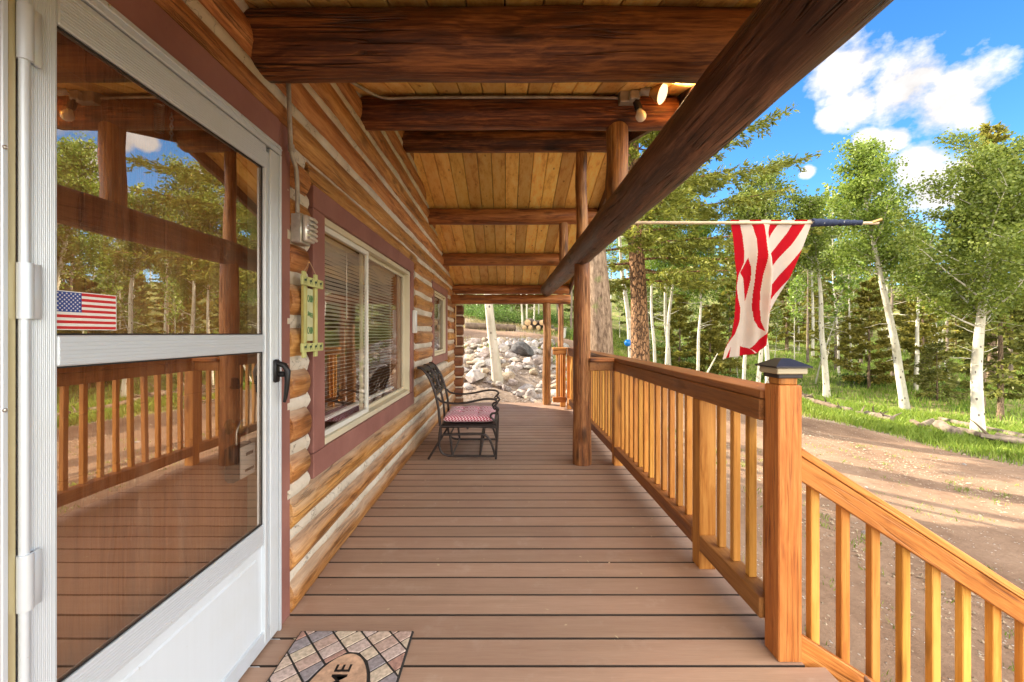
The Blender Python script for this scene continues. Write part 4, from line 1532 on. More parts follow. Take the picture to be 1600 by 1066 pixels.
text_obj('CABIN', .046, ink, 'sign_lettering', Ms(1.27), sg, .0004, .95, .0006, .46)
mb = MB(); mb.tube([(sxp - .004, sy0 + .048, 1.545), (sxp - .008, (sy0 + sy1) / 2, 1.60), (sxp - .004, sy1 - .048, 1.545)], .0015, 5)
mb.build('hanging_cord', simple('cord', (.5, .35, .2), .8), sg, 50)

# thermometer on the casing
th = thing('thermometer', 'small white thermometer fixed to the right casing of the wide window', 'thermometer', (-.95, 4.33, 1.26))
mb = MB(); mb.box(-.966, -.925, 4.30, 4.36, 1.265, 1.50, .006); mb.build('body', simple('white plastic', (.72, .72, .68), .4), th, 40)
mb = MB(); mb.box(-.9255, -.9235, 4.315, 4.345, 1.285, 1.48, .0005); mb.build('scale_plate', simple('grey scale', (.45, .48, .48), .4), th, 30)

# ------------------------------------------------------------------ glider chair
CHY0, CHY1 = 4.15, 4.80
ch = thing('glider_chair', 'dark bronze metal glider chair with scrollwork back, facing the railing', 'chair', (-.42, 4.47, 0))
iron = simple('dark bronze iron', (.045, .036, .034), .38, .6, 25, .3)
q_ = .006354


def cp(px, py):
    return (-.784 + .0 + (px - 668.7) * q_ + .014, 1.255 - (py - 521) * .006392)


def side(yc, first_):
    P = lambda L_: [(x_, yc, max(z_, .008)) for x_, z_ in L_]
    sf = MB()
    # upright + seat side + front leg
    sf.tube(P([(-.77, .0), (-.646, .21), (-.648, .346)]), .012, 8)
    sf.tube(P([(-.648, .33), (-.36, .335), (-.095, .325)]), .013, 8)
    sf.tube(cr_spline(P([(-.10, .40), (-.088, .30), (-.092, .12), (-.097, .0)])), .012, 8)
    # base loop
    sf.tube(cr_spline(P([(-.648, .34), (-.664, .20), (-.65, .095), (-.585, .045), (-.4, .038), (-.108, .038)])), .012, 8)
    sf.tube(cr_spline(P([(-.63, .25), (-.4, .256), (-.235, .256), (-.17, .215), (-.13, .13), (-.105, .04)])), .012, 8)
    # swing links
    sf.tube(P([(-.555, .25), (-.53, .045)]), .011, 8)
    sf.tube(P([(-.235, .25), (-.255, .045)]), .011, 8)
    sf.build('side_frame', iron, ch, 60)
    ar = MB()
    ar.tube(cr_spline(P([(-.68, .62), (-.63, .578), (-.50, .562), (-.38, .572), (-.22, .604), (-.12, .603), (-.082, .575),
                         (-.10, .54), (-.072, .505), (-.095, .47), (-.135, .46), (-.15, .43), (-.12, .40), (-.098, .36)])), [.011] * 200 if False else .011, 8)
    ar.tube(cr_spline(P([(-.10, .545), (-.125, .525), (-.11, .505), (-.095, .515)])), .008, 6)
    ar.build('arm', iron, ch, 60)


side(CHY0, True); side(CHY1, False)
mb = MB()
for (x_, z_) in ((-.64, .335), (-.10, .322), (-.38, .315)):
    mb.tube([(x_, CHY0, z_), (x_, CHY1, z_)], .012, 8)
for (x_, z_) in ((-.53, .045), (-.255, .045), (-.555, .25), (-.235, .25)):
    mb.tube([(x_, CHY0, z_), (x_, CHY1, z_)], .010, 8)
mb.build('cross_bars', iron, ch, 60)
mb = MB(); mb.box(-.635, -.10, CHY0 + .012, CHY1 - .012, .336, .350, .004); mb.build('seat', iron, ch, 30)
BP = [(-.655, .34), (-.668, .50), (-.70, .65), (-.745, .78), (-.80, .872), (-.845, .915), (-.882, .918)]
BPs = cr_spline([(a, 0, b) for a, b in BP], 6)


def bpt(s_, y):
    f = s_ * (len(BPs) - 1); i_ = min(int(f), len(BPs) - 2); p = BPs[i_].lerp(BPs[i_ + 1], f - i_)
    return Vector((p.x, y, p.z))


mb = MB()
ym = (CHY0 + CHY1) / 2
for yy_, r_ in ((CHY0, .013), (ym, .012), (CHY1, .013)):
    mb.tube([bpt(k / 24, yy_) for k in range(25)], r_, 8)
mb.tube([bpt(.33, CHY0), bpt(.33, CHY1)], .010, 8)
mb.build('back_frame', iron, ch, 60)
mb = MB()   # rolled top sheet
V = []; F = []
for k in range(9):
    for yy_ in (CHY0 + .01, ym, CHY1 - .01):
        p = bpt(.72 + .28 * k / 8, yy_); V.append(p + Vector((.004, 0, .002)))
for k in range(8):
    for j in range(2):
        F.append((k * 3 + j, k * 3 + j + 1, k * 3 + j + 4, k * 3 + j + 3))
n0 = len(V)
V += [v_ - Vector((.008, 0, .006)) for v_ in V[:n0]]
F += [tuple(n0 + i_ for i_ in f[::-1]) for f in F[:]]
mb.add(V, F); mb.build('top_band', iron, ch, 60)
mb = MB()   # scrollwork
for c_ in range(2):
    ya = (CHY0 if c_ == 0 else ym) + .018; yb = ya + (CHY1 - CHY0) / 2 - .036
    yc = (ya + yb) / 2; hw = (yb - ya) / 2
    for (sc0, rv_) in ((.62, .055), (.44, .055)):
        for (rk, ph) in ((.92, 0), (.55, 1)):
            pts = []
            for q in range(17):
                a = q / 16 * 2 * PI * (1.0 if rk > .9 else .8) + ph
                pts.append(bpt(sc0 + rv_ * 1.35 * rk * math.sin(a), yc + hw * .62 * rk * math.cos(a)))
            mb.tube(pts, .0075, 6)
    for (s0, s1) in ((.50, .56), (.56, .50), (.33, .38), (.38, .33), (.68, .72), (.72, .68)):
        mb.tube([bpt(s0, ya), bpt((s0 + s1) / 2, yc), bpt(s1, yb)], .006, 6)
    for k_ in (-.45, .45):
        pts = [bpt(.33 + .39 * q / 10, yc + hw * k_ * math.cos(q / 10 * 2 * PI * 1.5)) for q in range(11)]
        mb.tube(pts, .0065, 6)
mb.build('scrollwork', iron, ch, 60)
# cushion
m_, t = new_mat('red and white printed cushion')
tc = t.n('ShaderNodeTexCoord').outputs['Object']
v = t.vmath('MULTIPLY', tc, (38, 38, 38))
sep = t.n('ShaderNodeSeparateXYZ', Vector=v)
sx_ = t.math('SINE', t.math('MULTIPLY', t.math('ADD', sep.outputs[0], sep.outputs[1]), 2.6)); sy_ = t.math('SINE', t.math('MULTIPLY', t.math('SUBTRACT', sep.outputs[0], t.math('ADD', sep.outputs[1], sep.outputs[2])), 2.6))
pr = t.math('ABSOLUTE', t.math('MULTIPLY', sx_, sy_))
f = t.maprange(pr, .18, .34)
c = t.mix(f, (.86, .70, .74), (.40, .02, .07))
pbr(t, c, .9, None, spec=.15, Sheen_Weight=.3)
M['cushion'] = m_
cu = thing('seat_cushion', 'tufted pink and red patterned cushion on the glider chair seat', 'cushion', (-.37, 4.47, .355))
mb = MB()
nx_, ny_ = 40, 44
cx0, cx1, cy0, cy1 = -.63, -.115, CHY0 + .02, CHY1 - .02
def cush(u, v_, top):
    e = (1 - abs(2 * u - 1) ** 5) * (1 - abs(2 * v_ - 1) ** 5)
    e = max(e, 0) ** .42
    tuft = 0
    for tu in (.33, .67):
        for tv in (.33, .67):
            tuft += math.exp(-((u - tu) ** 2 + (v_ - tv) ** 2) / .003)
    for tu in (.33, .67):
        tuft += .38 * math.exp(-((u - tu) / .035) ** 2); tuft += .38 * math.exp(-((v_ - tu) / .035) ** 2)
    h = .062 * e * (1 - .5 * min(tuft, 1.2)) if top else -.034 * e
    x_ = cx0 + (cx1 - cx0) * u; y_ = cy0 + (cy1 - cy0) * v_
    return (x_, y_, .389 + h + (.004 * mnoise.noise((u * 6, v_ * 6, 0)) if top else 0))
V = []; F = []
for tp in (True, False):
    b0 = len(V)
    for i in range(nx_ + 1):
        for j in range(ny_ + 1):
            V.append(cush(i / nx_, j / ny_, tp))
    for i in range(nx_):
        for j in range(ny_):
            a = b0 + i * (ny_ + 1) + j
            q = (a, a + ny_ + 1, a + ny_ + 2, a + 1)
            F.append(q if tp else q[::-1])
mb.add(V, F)
mb.build('cushion_pad', M['cushion'], cu, 180)

# ------------------------------------------------------------------ flag
FY = 3.0
flg = thing('flag_pole', 'slim tan pole mounted level on the eave log, dark cloth rolled round its outer end', 'flag pole', (.85, FY, 2.06))
FZ = PZ(348, FY)
mb = MB(); mb.tube([(.80, FY, FZ), (PX(1372, FY), FY, FZ - .004)], .0115, 12); mb.build('pole', simple('tan painted pole', (.48, .40, .27), .5, 0, 20, .15), flg, 60)
mb = MB()
xs0, xs1 = PX(1268, FY), PX(1345, FY)
pts = [(xs0 + (xs1 - xs0) * k / 24, FY, FZ) for k in range(25)]
rads = [.030 - .012 * k / 24 + .0025 * math.sin(k * 1.9) for k in range(25)]
rads[13] = .016
mb.tube(pts, rads, 14, wob=.15, seed=8)
m_, t = new_mat('navy rolled cloth')
vo = t.n('ShaderNodeTexVoronoi', Scale=34.0, Vector=t.n('ShaderNodeTexCoord').outputs['Object'])
c = t.mix(t.maprange(vo.outputs['Distance'], .12, .2, .55, 0), (.012, .022, .06), (.55, .55, .55))
pbr(t, c, .85)
mb.build('rolled_canton', m_, flg, 60)
mb = MB(); mb.tube([(PX(1362, FY), FY, FZ), (PX(1375, FY), FY - .01, FZ + .02)], .013, 10); mb.build('pole_tip', M['brass'], flg, 60)
mb = MB(); mb.box(.83, .88, FY - .04, FY + .04, FZ - .035, FZ + .035, .005); mb.tube([(.86, FY, FZ), (.93, FY, FZ)], .017, 12); mb.build('bracket', M['galv'], flg, 40)

flag = thing('flag', 'faded red and white striped flag hanging in folds from the level pole', 'flag', (PX(1200, FY), FY, PZ(575, FY)))
fl_polys = [  # (colour, polygon) in traced cloth coordinates; later ones win.  0 = white, 1 = red
    (0, [(90, 58), (640, 58), (560, 250), (490, 450), (360, 730), (300, 880), (250, 945), (165, 967), (102, 975), (45, 992), (60, 930), (110, 830), (128, 700), (136, 560), (145, 420), (122, 230)]),
    (1, [(90, 58), (150, 58), (176, 160), (190, 260), (190, 340), (155, 425), (143, 500), (150, 580), (163, 650), (158, 730), (130, 820), (85, 890), (45, 992), (45, 985), (60, 930), (110, 830), (128, 700), (136, 560), (145, 420), (122, 230)]),
    (0, [(45, 992), (62, 925), (112, 855), (118, 870), (95, 940), (75, 985)]),
    (1, [(75, 985), (100, 925), (108, 905), (98, 978)]),
    (1, [(218, 58), (290, 58), (313, 100), (312, 180), (300, 300), (276, 430), (262, 540), (258, 640), (264, 730), (282, 802), (250, 775), (230, 730), (224, 640), (230, 560), (240, 470), (248, 380), (260, 280), (262, 190), (242, 110)]),
    (1, [(218, 308), (230, 370), (228, 450), (214, 540), (200, 600), (196, 520), (186, 450), (164, 408)]),
    (1, [(362, 58), (435, 58), (385, 120), (335, 190), (338, 130)]),
    (1, [(520, 58), (605, 58), (500, 225), (400, 345), (312, 440), (320, 322), (400, 240), (470, 150)]),
    (1, [(562, 250), (540, 330), (490, 450), (400, 575), (297, 686), (301, 570), (400, 475), (480, 370)]),
    (1, [(360, 728), (335, 800), (300, 880), (250, 945), (165, 967), (165, 900), (210, 915), (240, 880), (300, 800)]),
    (0, [(250, 945), (210, 915), (235, 945)]),
]


def pip(x, y, poly):
    c_ = False; n_ = len(poly); j = n_ - 1
    for i in range(n_):
        xi, yi = poly[i]; xj, yj = poly[j]
        if ((yi > y) != (yj > y)) and (x < (xj - xi) * (y - yi) / (yj - yi) + xi): c_ = not c_
        j = i
    return c_


mb = MB()
SX = 4.265
vid = {}
V = []; F = []; MI = []
stp = 2.6


def fold_y(cx_, cy_):
    h = (cy_ - 60) / 930
    g1_ = math.sin((cx_ - 90 - 20 * h) / 46.0 + 2.2 * h) * (.020 + .035 * h)
    g2_ = math.sin((cx_ + cy_ * .35) / 95.0 + 1) * .03 * h
    f3 = -.075 * math.exp(-((cx_ - (318 - 28 * h)) / 26.0) ** 2) * min(1, h * 2.5 + .1)
    f4 = .05 * math.exp(-((cx_ - (235 - 55 * h)) / 30.0) ** 2) * min(1, h * 2)
    return (g1_ + g2_ + f3 + f4) * min(1, .15 + h * 3)


gxn, gyn = int(610 / stp), int(940 / stp)
for i in range(gxn):
    for j in range(gyn):
        cx_, cy_ = 40 + (i + .5) * stp, 56 + (j + .5) * stp
        if not pip(cx_, cy_, fl_polys[0][1]): continue
        cc_ = 0
        for cl_, pl in fl_polys[1:]:
            if pip(cx_, cy_, pl): cc_ = cl_
        q = []
        for (a, b) in ((i, j), (i, j + 1), (i + 1, j + 1), (i + 1, j)):
            if (a, b) not in vid:
                x_, y_ = 40 + a * stp, 56 + b * stp
                vid[(a, b)] = len(V)
                V.append((PX(1120 + x_ / SX, FY), FY + fold_y(x_, y_), PZ(330 + y_ / SX, FY)))
            q.append(vid[(a, b)])
        F.append(q); MI.append(cc_)


def cloth(name, c0):
    m_, t = new_mat(name)
    nz = t.noise(coords(t), 14, 4, .6)
    wv = t.n('ShaderNodeTexNoise', Scale=350.0, Detail=1.0).outputs[0]
    c = t.mix(t.maprange(nz, .35, .7, 0, .35), c0, tuple(x * .8 for x in c0))
    df = t.n('ShaderNodeBsdfDiffuse', Color=c, Normal=t.bump(wv, .2, .001)); tr = t.n('ShaderNodeBsdfTranslucent', Color=c)
    mx = t.n('ShaderNodeMixShader'); mx.inputs[0].default_value = .45
    t.set(mx.inputs[1], df.outputs[0]); t.set(mx.inputs[2], tr.outputs[0])
    t.out(mx)
    return m_


fm = MB(); fm.v = V; fm.f = [tuple(f) for f in F]; fm.m = MI
fo = fm.build('flag_cloth', [cloth('faded cream cloth', (.66, .58, .51)), cloth('red cloth', (.48, .012, .022))], flag, 180)

# ------------------------------------------------------------------ trees
rng = np.random.default_rng(7)


def leaf_mat(name, c0, c1, trans=.4):
    m_, t = new_mat(name)
    gi = t.n('ShaderNodeNewGeometry')
    rp_ = gi.outputs['Random Per Island']
    oi = t.n('ShaderNodeObjectInfo').outputs['Random']
    c = t.mix(rp_, c0, c1)
    hs = t.n('ShaderNodeHueSaturation', Color=c)
    t.set(hs.inputs['Value'], t.maprange(oi, 0, 1, .8, 1.2)); t.set(hs.inputs['Hue'], t.maprange(oi, 0, 1, .485, .512))
    df = t.n('ShaderNodeBsdfDiffuse', Color=hs.outputs[0]); tr = t.n('ShaderNodeBsdfTranslucent', Color=hs.outputs[0])
    gl = t.n('ShaderNodeBsdfGlossy', Color=(.5, .5, .45), Roughness=.45)
    mx = t.n('ShaderNodeMixShader'); mx.inputs[0].default_value = trans
    t.set(mx.inputs[1], df.outputs[0]); t.set(mx.inputs[2], tr.outputs[0])
    m2_ = t.n('ShaderNodeMixShader'); m2_.inputs[0].default_value = .05
    t.set(m2_.inputs[1], mx.outputs[0]); t.set(m2_.inputs[2], gl.outputs[0])
    t.out(m2_)
    return m_


M['aspenleaf'] = leaf_mat('aspen leaves', (.12, .20, .024), (.29, .37, .065), .42)
M['needle'] = leaf_mat('conifer needles', (.095, .11, .022), (.24, .235, .05), .32)
M['needle_y'] = leaf_mat('sunny yellow green needles', (.16, .165, .025), (.37, .33, .06), .35)
M['needle_b'] = leaf_mat('bright fir needles', (.12, .155, .022), (.33, .345, .055), .4)
M['bush'] = leaf_mat('shrub leaves', (.06, .13, .02), (.15, .24, .045), .35)
M['grass'] = leaf_mat('grass blades', (.13, .22, .022), (.30, .36, .06), .35)
M['drygrass'] = leaf_mat('dry grass blades', (.30, .25, .10), (.46, .40, .20), .3)

m_, t = new_mat('white aspen bark')
tc = t.n('ShaderNodeTexCoord').outputs['Object']
oi = t.n('ShaderNodeObjectInfo').outputs['Random']
tv = t.vmath('ADD', tc, t.vmath('SCALE', (13.0, 7.0, 29.0), oi))
a = t.noise(t.vmath('MULTIPLY', tv, (3, 3, 1)), 1.5, 5, .6)
b = t.noise(t.vmath('MULTIPLY', tv, (5, 5, 34)), 1.0, 3, .6)
vo = t.n('ShaderNodeTexVoronoi', Scale=1.0, Vector=t.vmath('MULTIPLY', tv, (9, 9, 5.5)))
eye = t.maprange(t.math('ADD', vo.outputs['Distance'], t.math('MULTIPLY', t.math('SUBTRACT', b, .5), .25)), .12, .2, 1, 0)
c = t.ramp(a, [(.3, (.34, .31, .23)), (.52, (.52, .49, .40)), (.75, (.64, .61, .53))])
c = t.mix(t.maprange(b, .64, .72, 0, .75), c, (.12, .10, .08))
c = t.mix(t.math('MULTIPLY', eye, .9), c, (.05, .04, .035))
pbr(t, c, .8, t.bump(t.math('SUBTRACT', a, t.math('MULTIPLY', b, .4)), .4, .01), spec=.2)
M['aspenbark'] = m_
m_, t = new_mat('scaly orange brown bark')
tv = coords(t, (13, 13, 5.5))
vo = t.n('ShaderNodeTexVoronoi', {'feature': 'DISTANCE_TO_EDGE'}, Scale=1.0, Vector=t.vmath('ADD', tv, t.vmath('SCALE', t.noise(tv, 1.2, 3, .6, out=1), 1.2)))
nz = t.noise(tv, 2.5, 5, .7)
e = t.maprange(vo.outputs['Distance'], .0, .16)
c = t.ramp(nz, [(.3, (.16, .085, .045)), (.55, (.34, .19, .095)), (.75, (.48, .30, .17))])
c = t.mix(e, (.045, .028, .02), c)
pbr(t, c, .9, t.bump(t.math('ADD', e, t.math('MULTIPLY', nz, .5)), .9, .03), spec=.15)
M['pinebark'] = m_
m_, t = new_mat('grey brown furrowed bark')
tv = coords(t, (26, 26, 6.5))
nz = t.noise(tv, 1.0, 5, .65); n2_ = t.noise(coords(t), 3, 4)
c = t.ramp(nz, [(.34, (.09, .06, .042)), (.5, (.22, .155, .105)), (.68, (.34, .25, .175))])
c = t.mix(t.maprange(n2_, .62, .7, 0, .5), c, (.14, .19, .05))
pbr(t, c, .95, t.bump(nz, 1.0, .04), spec=.1)
M['greybark'] = m_
M['deadwood'] = simple('weathered grey deadwood', (.19, .15, .115), .9, 0, 9, .45, .6, .2)


def leaf_quads(cen_, size, rng_, flat=0.0):
    """kite-shaped leaves around centres (N,3)"""
    n = len(cen_)
    nrm = rng_.normal(size=(n, 3)); nrm[:, 2] += flat; nrm /= np.linalg.norm(nrm, axis=1)[:, None]
    a = rng_.normal(size=(n, 3)); a -= nrm * (a * nrm).sum(1)[:, None]; a /= np.linalg.norm(a, axis=1)[:, None]
    b = np.cross(nrm, a)
    s_ = size * rng_.uniform(.6, 1.3, (n, 1))
    V = np.stack([cen_ - a * s_ * .5, cen_ + b * s_ * .42, cen_ + a * s_ * .55, cen_ - b * s_ * .42], 1)
    return V.reshape(-1, 3)


def bend_path(p0, d_, L, k, rr, up=.0, jit=.12):
    p = Vector(p0); d_ = Vector(d_).normalized(); pts = [p.copy()]
    for i in range(k):
        d_ = (d_ + Vector((rr.uniform(-jit, jit), rr.uniform(-jit, jit), rr.uniform(-jit, jit) + up))).normalized()
        p = p + d_ * (L / k); pts.append(p.copy())
    return pts


def aspen(name_, label, loc, H, r0, seed, lean=(0, 0), crown0=.4, spread=.2, nleaf=7000, lsize=.075, group=None, trunk_px=None, fork=False, dead_twigs=6):
    rr = random.Random(seed); rg = np.random.default_rng(seed)
    e = thing(name_, label, 'tree', loc, group)
    L0 = Vector(loc)
    mb = MB()
    n_ = 16
    pts = []
    for i in range(n_ + 1):
        f = i / n_
        pts.append(L0 + Vector((lean[0] * f + .05 * H * .5 * mnoise.noise((f * 2.9, seed * .37, 0)) * min(1, f * 4), lean[1] * f + .05 * H * .3 * mnoise.noise((f * 2.1, seed, 5)) * min(1, f * 4), H * f - .15 * (i == 0))))
    rads = [r0 * (1.28 if i == 0 else 1.0) * (1 - .86 * (i / n_) ** 1.15) for i in range(n_ + 1)]
    mb.tube(pts, rads, 12, wob=.06, seed=seed)
    tips = []
    nb = int(20 + H)
    def at_(f):
        q = f * n_; i_ = min(int(q), n_ - 1); return pts[i_].lerp(pts[i_ + 1], q - i_)
    for b_ in range(nb):
        f = crown0 + (1 - crown0) * (b_ + rr.random()) / nb * .97
        a = b_ * 2.4 + rr.uniform(-.5, .5)
        L = H * spread * (1 - .65 * (f - crown0) / (1 - crown0)) * rr.uniform(.55, 1.15) * (.6 + .4 * min(1, (f - crown0) * 6 + .3))
        d_ = Vector((math.cos(a), math.sin(a), rr.uniform(.45, 1.0)))
        br = bend_path(at_(f), d_, L, 5, rr, .05, .16)
        rb = r0 * .28 * (1 - f * .7)
        mb.tube(br, [max(rb * (1 - k / 6), .004) for k in range(6)], 5)
        for k in range(1, 6):
            tips.append((br[k], .5 + .15 * k))
            for s2 in range(2):
                d2 = Vector((rr.uniform(-1, 1), rr.uniform(-1, 1), rr.uniform(-.2, .9)))
                tw = bend_path(br[k], d2, L * .33 * rr.uniform(.5, 1.1), 2, rr, .0, .2)
                mb.tube(tw, [.006, .004, .002], 3, caps=False)
                tips.append((tw[-1], 1.0)); tips.append((tw[1], .8))
    for b_ in range(dead_twigs):
        f = rr.uniform(.2, crown0 + .05); a = rr.uniform(0, 6.28)
        br = bend_path(at_(f), (math.cos(a), math.sin(a), rr.uniform(-.1, .4)), H * .11 * rr.uniform(.4, 1.2), 5, rr, .02, .25)
        mb.tube(br, [.012, .010, .008, .006, .004, .002], 5)
    tr_ = mb.build('trunk', M['aspenbark'], e, 60)
    P_ = np.array([tuple(p[0]) for p in tips]); W_ = np.array([p[1] for p in tips]); W_ *= rg.uniform(0, 1, len(W_)) ** 1.6; W_ /= W_.sum()
    idx = rg.choice(len(P_), nleaf, p=W_)
    cen_ = P_[idx] + rg.normal(size=(nleaf, 3)) * .019 * H * np.array([1, 1, .7])
    V = leaf_quads(cen_, lsize, rg) - np.array(tuple(L0))
    cr_ = fast_mesh('crown', V, 4, [M['aspenleaf']], e)
    return e


def conifer(name_, label, loc, H, r0, seed, lean=(0, 0), crown0=.15, radius=.2, ntuft=9000, tl=.16, tw=.028, mat_='needle', bark='greybark', group=None, droop=.25, ragged=.35, power=.85, cat='tree', flatspray=True):
    rr = random.Random(seed); rg = np.random.default_rng(seed)
    e = thing(name_, label, cat, loc, group)
    L0 = Vector(loc)
    mb = MB(); n_ = 18
    pts = [L0 + Vector((lean[0] * i / n_ + .01 * H * mnoise.noise((i * .2, seed, 0)), lean[1] * i / n_, H * i / n_ - .2 * (i == 0))) for i in range(n_ + 1)]
    rads = [r0 * (1.25 if i == 0 else 1) * (1 - .93 * (i / n_)) for i in range(n_ + 1)]
    mb.tube(pts, rads, 18 if r0 > .15 else 8, wob=.09, seed=seed)
    def at_(f):
        q = f * n_; i_ = min(int(q), n_ - 1); return pts[i_].lerp(pts[i_ + 1], q - i_)
    C = []; D = []
    nb = int(max(40, H * 9))
    for b_ in range(nb):
        f = crown0 + (1 - crown0) * (b_ + rr.random()) / nb
        a = b_ * 2.4 + rr.uniform(-.6, .6)
        g = (f - crown0) / (1 - crown0)
        L = H * radius * ((1 - g) ** power) * rr.uniform(1 - ragged, 1.12) * (.55 + .45 * min(1, g * 5 + .1)) + .12
        d_ = Vector((math.cos(a), math.sin(a), .35 * g + .12 - droop * (1 - g)))
        br = bend_path(at_(f), d_, L, 6, rr, .03 if g < .5 else .0, .09)
        mb.tube(br, [max(r0 * .16 * (1 - f) * (1 - k / 7), .003) + .002 for k in range(7)], 4)
        m__ = max(6, int(L / .16))
        for q in range(m__):
            tq = .18 + .82 * (q + rr.random()) / m__
            qi = tq * 6; i_ = min(int(qi), 5); p = br[i_].lerp(br[i_ + 1], qi - i_)
            dd_ = (br[i_ + 1] - br[i_]).normalized()
            sd = dd_.cross(Vector((0, 0, 1))).normalized()
            for s2 in (-1, 1):
                Ls = L * .34 * (1.1 - tq) * rr.uniform(.5, 1.2) + .06
                dr = (dd_ * .75 + sd * s2 * rr.uniform(.5, 1.0) + Vector((0, 0, rr.uniform(-.45, .1)))).normalized()
                for z_ in range(max(1, int(Ls / .10))):
                    C.append(tuple(p + dr * (Ls * (z_ + rr.random()) / max(1, int(Ls / .10))))); D.append(tuple(dr))
    tr_ = mb.build('trunk', M[bark], e, 60)
    C = np.array(C); D = np.array(D)
    clump = np.array([.35 + 1.3 * (.5 + .5 * mnoise.noise(Vector(c_) * 1.9)) for c_ in C[:: max(1, len(C) // 4000)]])
    W_ = np.repeat(clump, max(1, len(C) // 4000))[:len(C)]
    if len(W_) < len(C): W_ = np.concatenate([W_, np.full(len(C) - len(W_), 1.0)])
    W_ = W_ ** 2; W_ /= W_.sum()
    idx = rg.choice(len(C), ntuft, p=W_)
    p = C[idx] + rg.normal(size=(ntuft, 3)) * .03
    d_ = D[idx] * .9 + rg.normal(size=(ntuft, 3)) * .45; d_ /= np.linalg.norm(d_, axis=1)[:, None]
    s_ = np.cross(d_, rg.normal(size=(ntuft, 3))); s_ /= np.linalg.norm(s_, axis=1)[:, None]
    ln = tl * rg.uniform(.6, 1.3, (ntuft, 1)); wd = tw * rg.uniform(.7, 1.3, (ntuft, 1))
    V = np.stack([p - d_ * ln * .2, p + s_ * wd + d_ * ln * .25, p + d_ * ln * .85, p - s_ * wd + d_ * ln * .25], 1).reshape(-1, 3) - np.array(tuple(L0))
    fast_mesh('crown', V, 4, [M[mat_]], e)
    return e


def place(y, px):
    x = PX(px, y)
    return (x, y, gz(x, y))


# --- foreground aspens
aspen('aspen_tree', 'thick white aspen trunk rising out of the rock bed past the end of the porch', (PX(779, 9.2), 9.2, gz(PX(779, 9.2), 9.2)), 9.5, .105, 11, lean=(-1.25, .3), crown0=.45, nleaf=5000)
aspen('aspen_tree', 'big leafy aspen at the right, its white trunk beside the fallen grey pole', (*[PX(1528, 8.8), 8.8], gz(PX(1528, 8.8), 8.8)), 5.9, .108, 23, lean=(.45, .2), crown0=.36, spread=.40, nleaf=36000, lsize=.058, dead_twigs=12)
aspen('aspen_tree', 'aspen leaning left beside the log berm, with a leafy top against the sky', (PX(1416, 11.3), 11.3, gz(PX(1416, 11.3), 11.3)), 7.1, .105, 31, lean=(-1.35, .0), crown0=.50, spread=.22, nleaf=20000, lsize=.066, dead_twigs=8)
aspen('aspen_tree', 'slim white aspen just right of the capped newel post', (*place(13.6, 1292)[:2], gz(PX(1292, 13.6), 13.6)), 6.4, .095, 37, lean=(-.55, .0), crown0=.60, spread=.19, nleaf=10000, lsize=.068, dead_twigs=8)
aspen('aspen_tree', 'crooked thin aspen behind the small dark spruce', place(14.5, 1430), 5.6, .07, 41, lean=(.35, .2), crown0=.55, spread=.2, nleaf=3500, lsize=.08)
aspen('aspen_tree', 'aspen with a white trunk just left of the scaly pine trunk', place(14.0, 986), 7.5, .09, 43, lean=(-.5, .3), crown0=.6, spread=.18, nleaf=8000, lsize=.065)
for q, (px, y, H, le, s_) in enumerate([(1023, 15.5, 6.8, -.3, 47), (1041, 16.5, 7.6, .3, 53), (1046, 17.0, 7.0, -.35, 59), (1162, 14.5, 7.2, .2, 61), (1183, 14.0, 7.6, .35, 67), (1200, 14.6, 6.6, -.4, 71), (1090, 15.5, 6.0, 0.2, 73)]):
    aspen('aspen_tree', ['first slender white aspen right of the scaly pine trunk', 'second slender white aspen right of the scaly pine trunk', 'third slender white aspen right of the scaly pine trunk', 'slender aspen trunk just left below the flag tip', 'slender aspen trunk directly behind the hanging flag', 'slender aspen trunk behind the right edge of the flag', 'slender aspen beside the short leaning dead stick'][q], place(y, px), H, .06 + .012 * (q % 3), s_, lean=(le, 0), crown0=.48, spread=.21, nleaf=9000, lsize=.07, group='slender aspens across the road')
# leaning dead stick
mb = MB(); x, y, z = place(14.2, 1093)
mb.tube([(x, y, z - .1), (x + .35, y, z + .6), (x + .62, y, z + 1.1)], [.035, .03, .015], 8)
tag(mb.build('leaning_stick', M['aspenbark'], None, 60, loc=(x, y, z)), 'short white dead stick leaning right at the edge of the woods', 'dead branch')

# --- big conifers
pineA = conifer('pine_tree', 'broad grey brown pine trunk close behind the porch post', (PX(944, 8.6), 8.6, gz(PX(944, 8.6), 8.6)), 15, .25, 101, lean=(-.9, .2), crown0=.42, radius=.2, ntuft=9000, tl=.2, tw=.03, bark='greybark')
pineB = conifer('pine_tree', 'scaly orange barked fir with long feathery boughs spreading over the flag', (PX(1001, 10.6), 10.6, gz(PX(1001, 10.6), 10.6)), 14, .245, 107, lean=(-.5, 0), crown0=.20, radius=.33, ntuft=88000, tl=.14, tw=.019, mat_='needle_b', bark='pinebark', droop=.22, ragged=.45, power=.6)
conifer('pine_tree', 'brown trunked conifer close behind the big right-hand aspen', place(11.5, 1530), 6.2, .11, 109, lean=(.2, .1), crown0=.45, radius=.22, ntuft=8000, tl=.2, tw=.03)
conifer('fir_tree', 'tall olive green fir whose pointed top rises above the big right-hand aspen', place(15.5, 1548), 9.6, .13, 111, crown0=.2, radius=.17, ntuft=14000, tl=.2, tw=.035, mat_='needle_y', power=.7)
conifer('spruce_sapling', 'small dark spruce sapling in the grass beyond the berm', place(12.8, 1464), 1.7, .03, 113, crown0=.05, radius=.42, ntuft=3000, tl=.11, tw=.018, cat='small tree')
conifer('spruce_sapling', 'yellow green young fir lit by the sun behind the slim aspen', place(15.0, 1358), 3.9, .05, 127, crown0=.08, radius=.34, ntuft=11000, tl=.15, tw=.024, mat_='needle_y', cat='small tree')
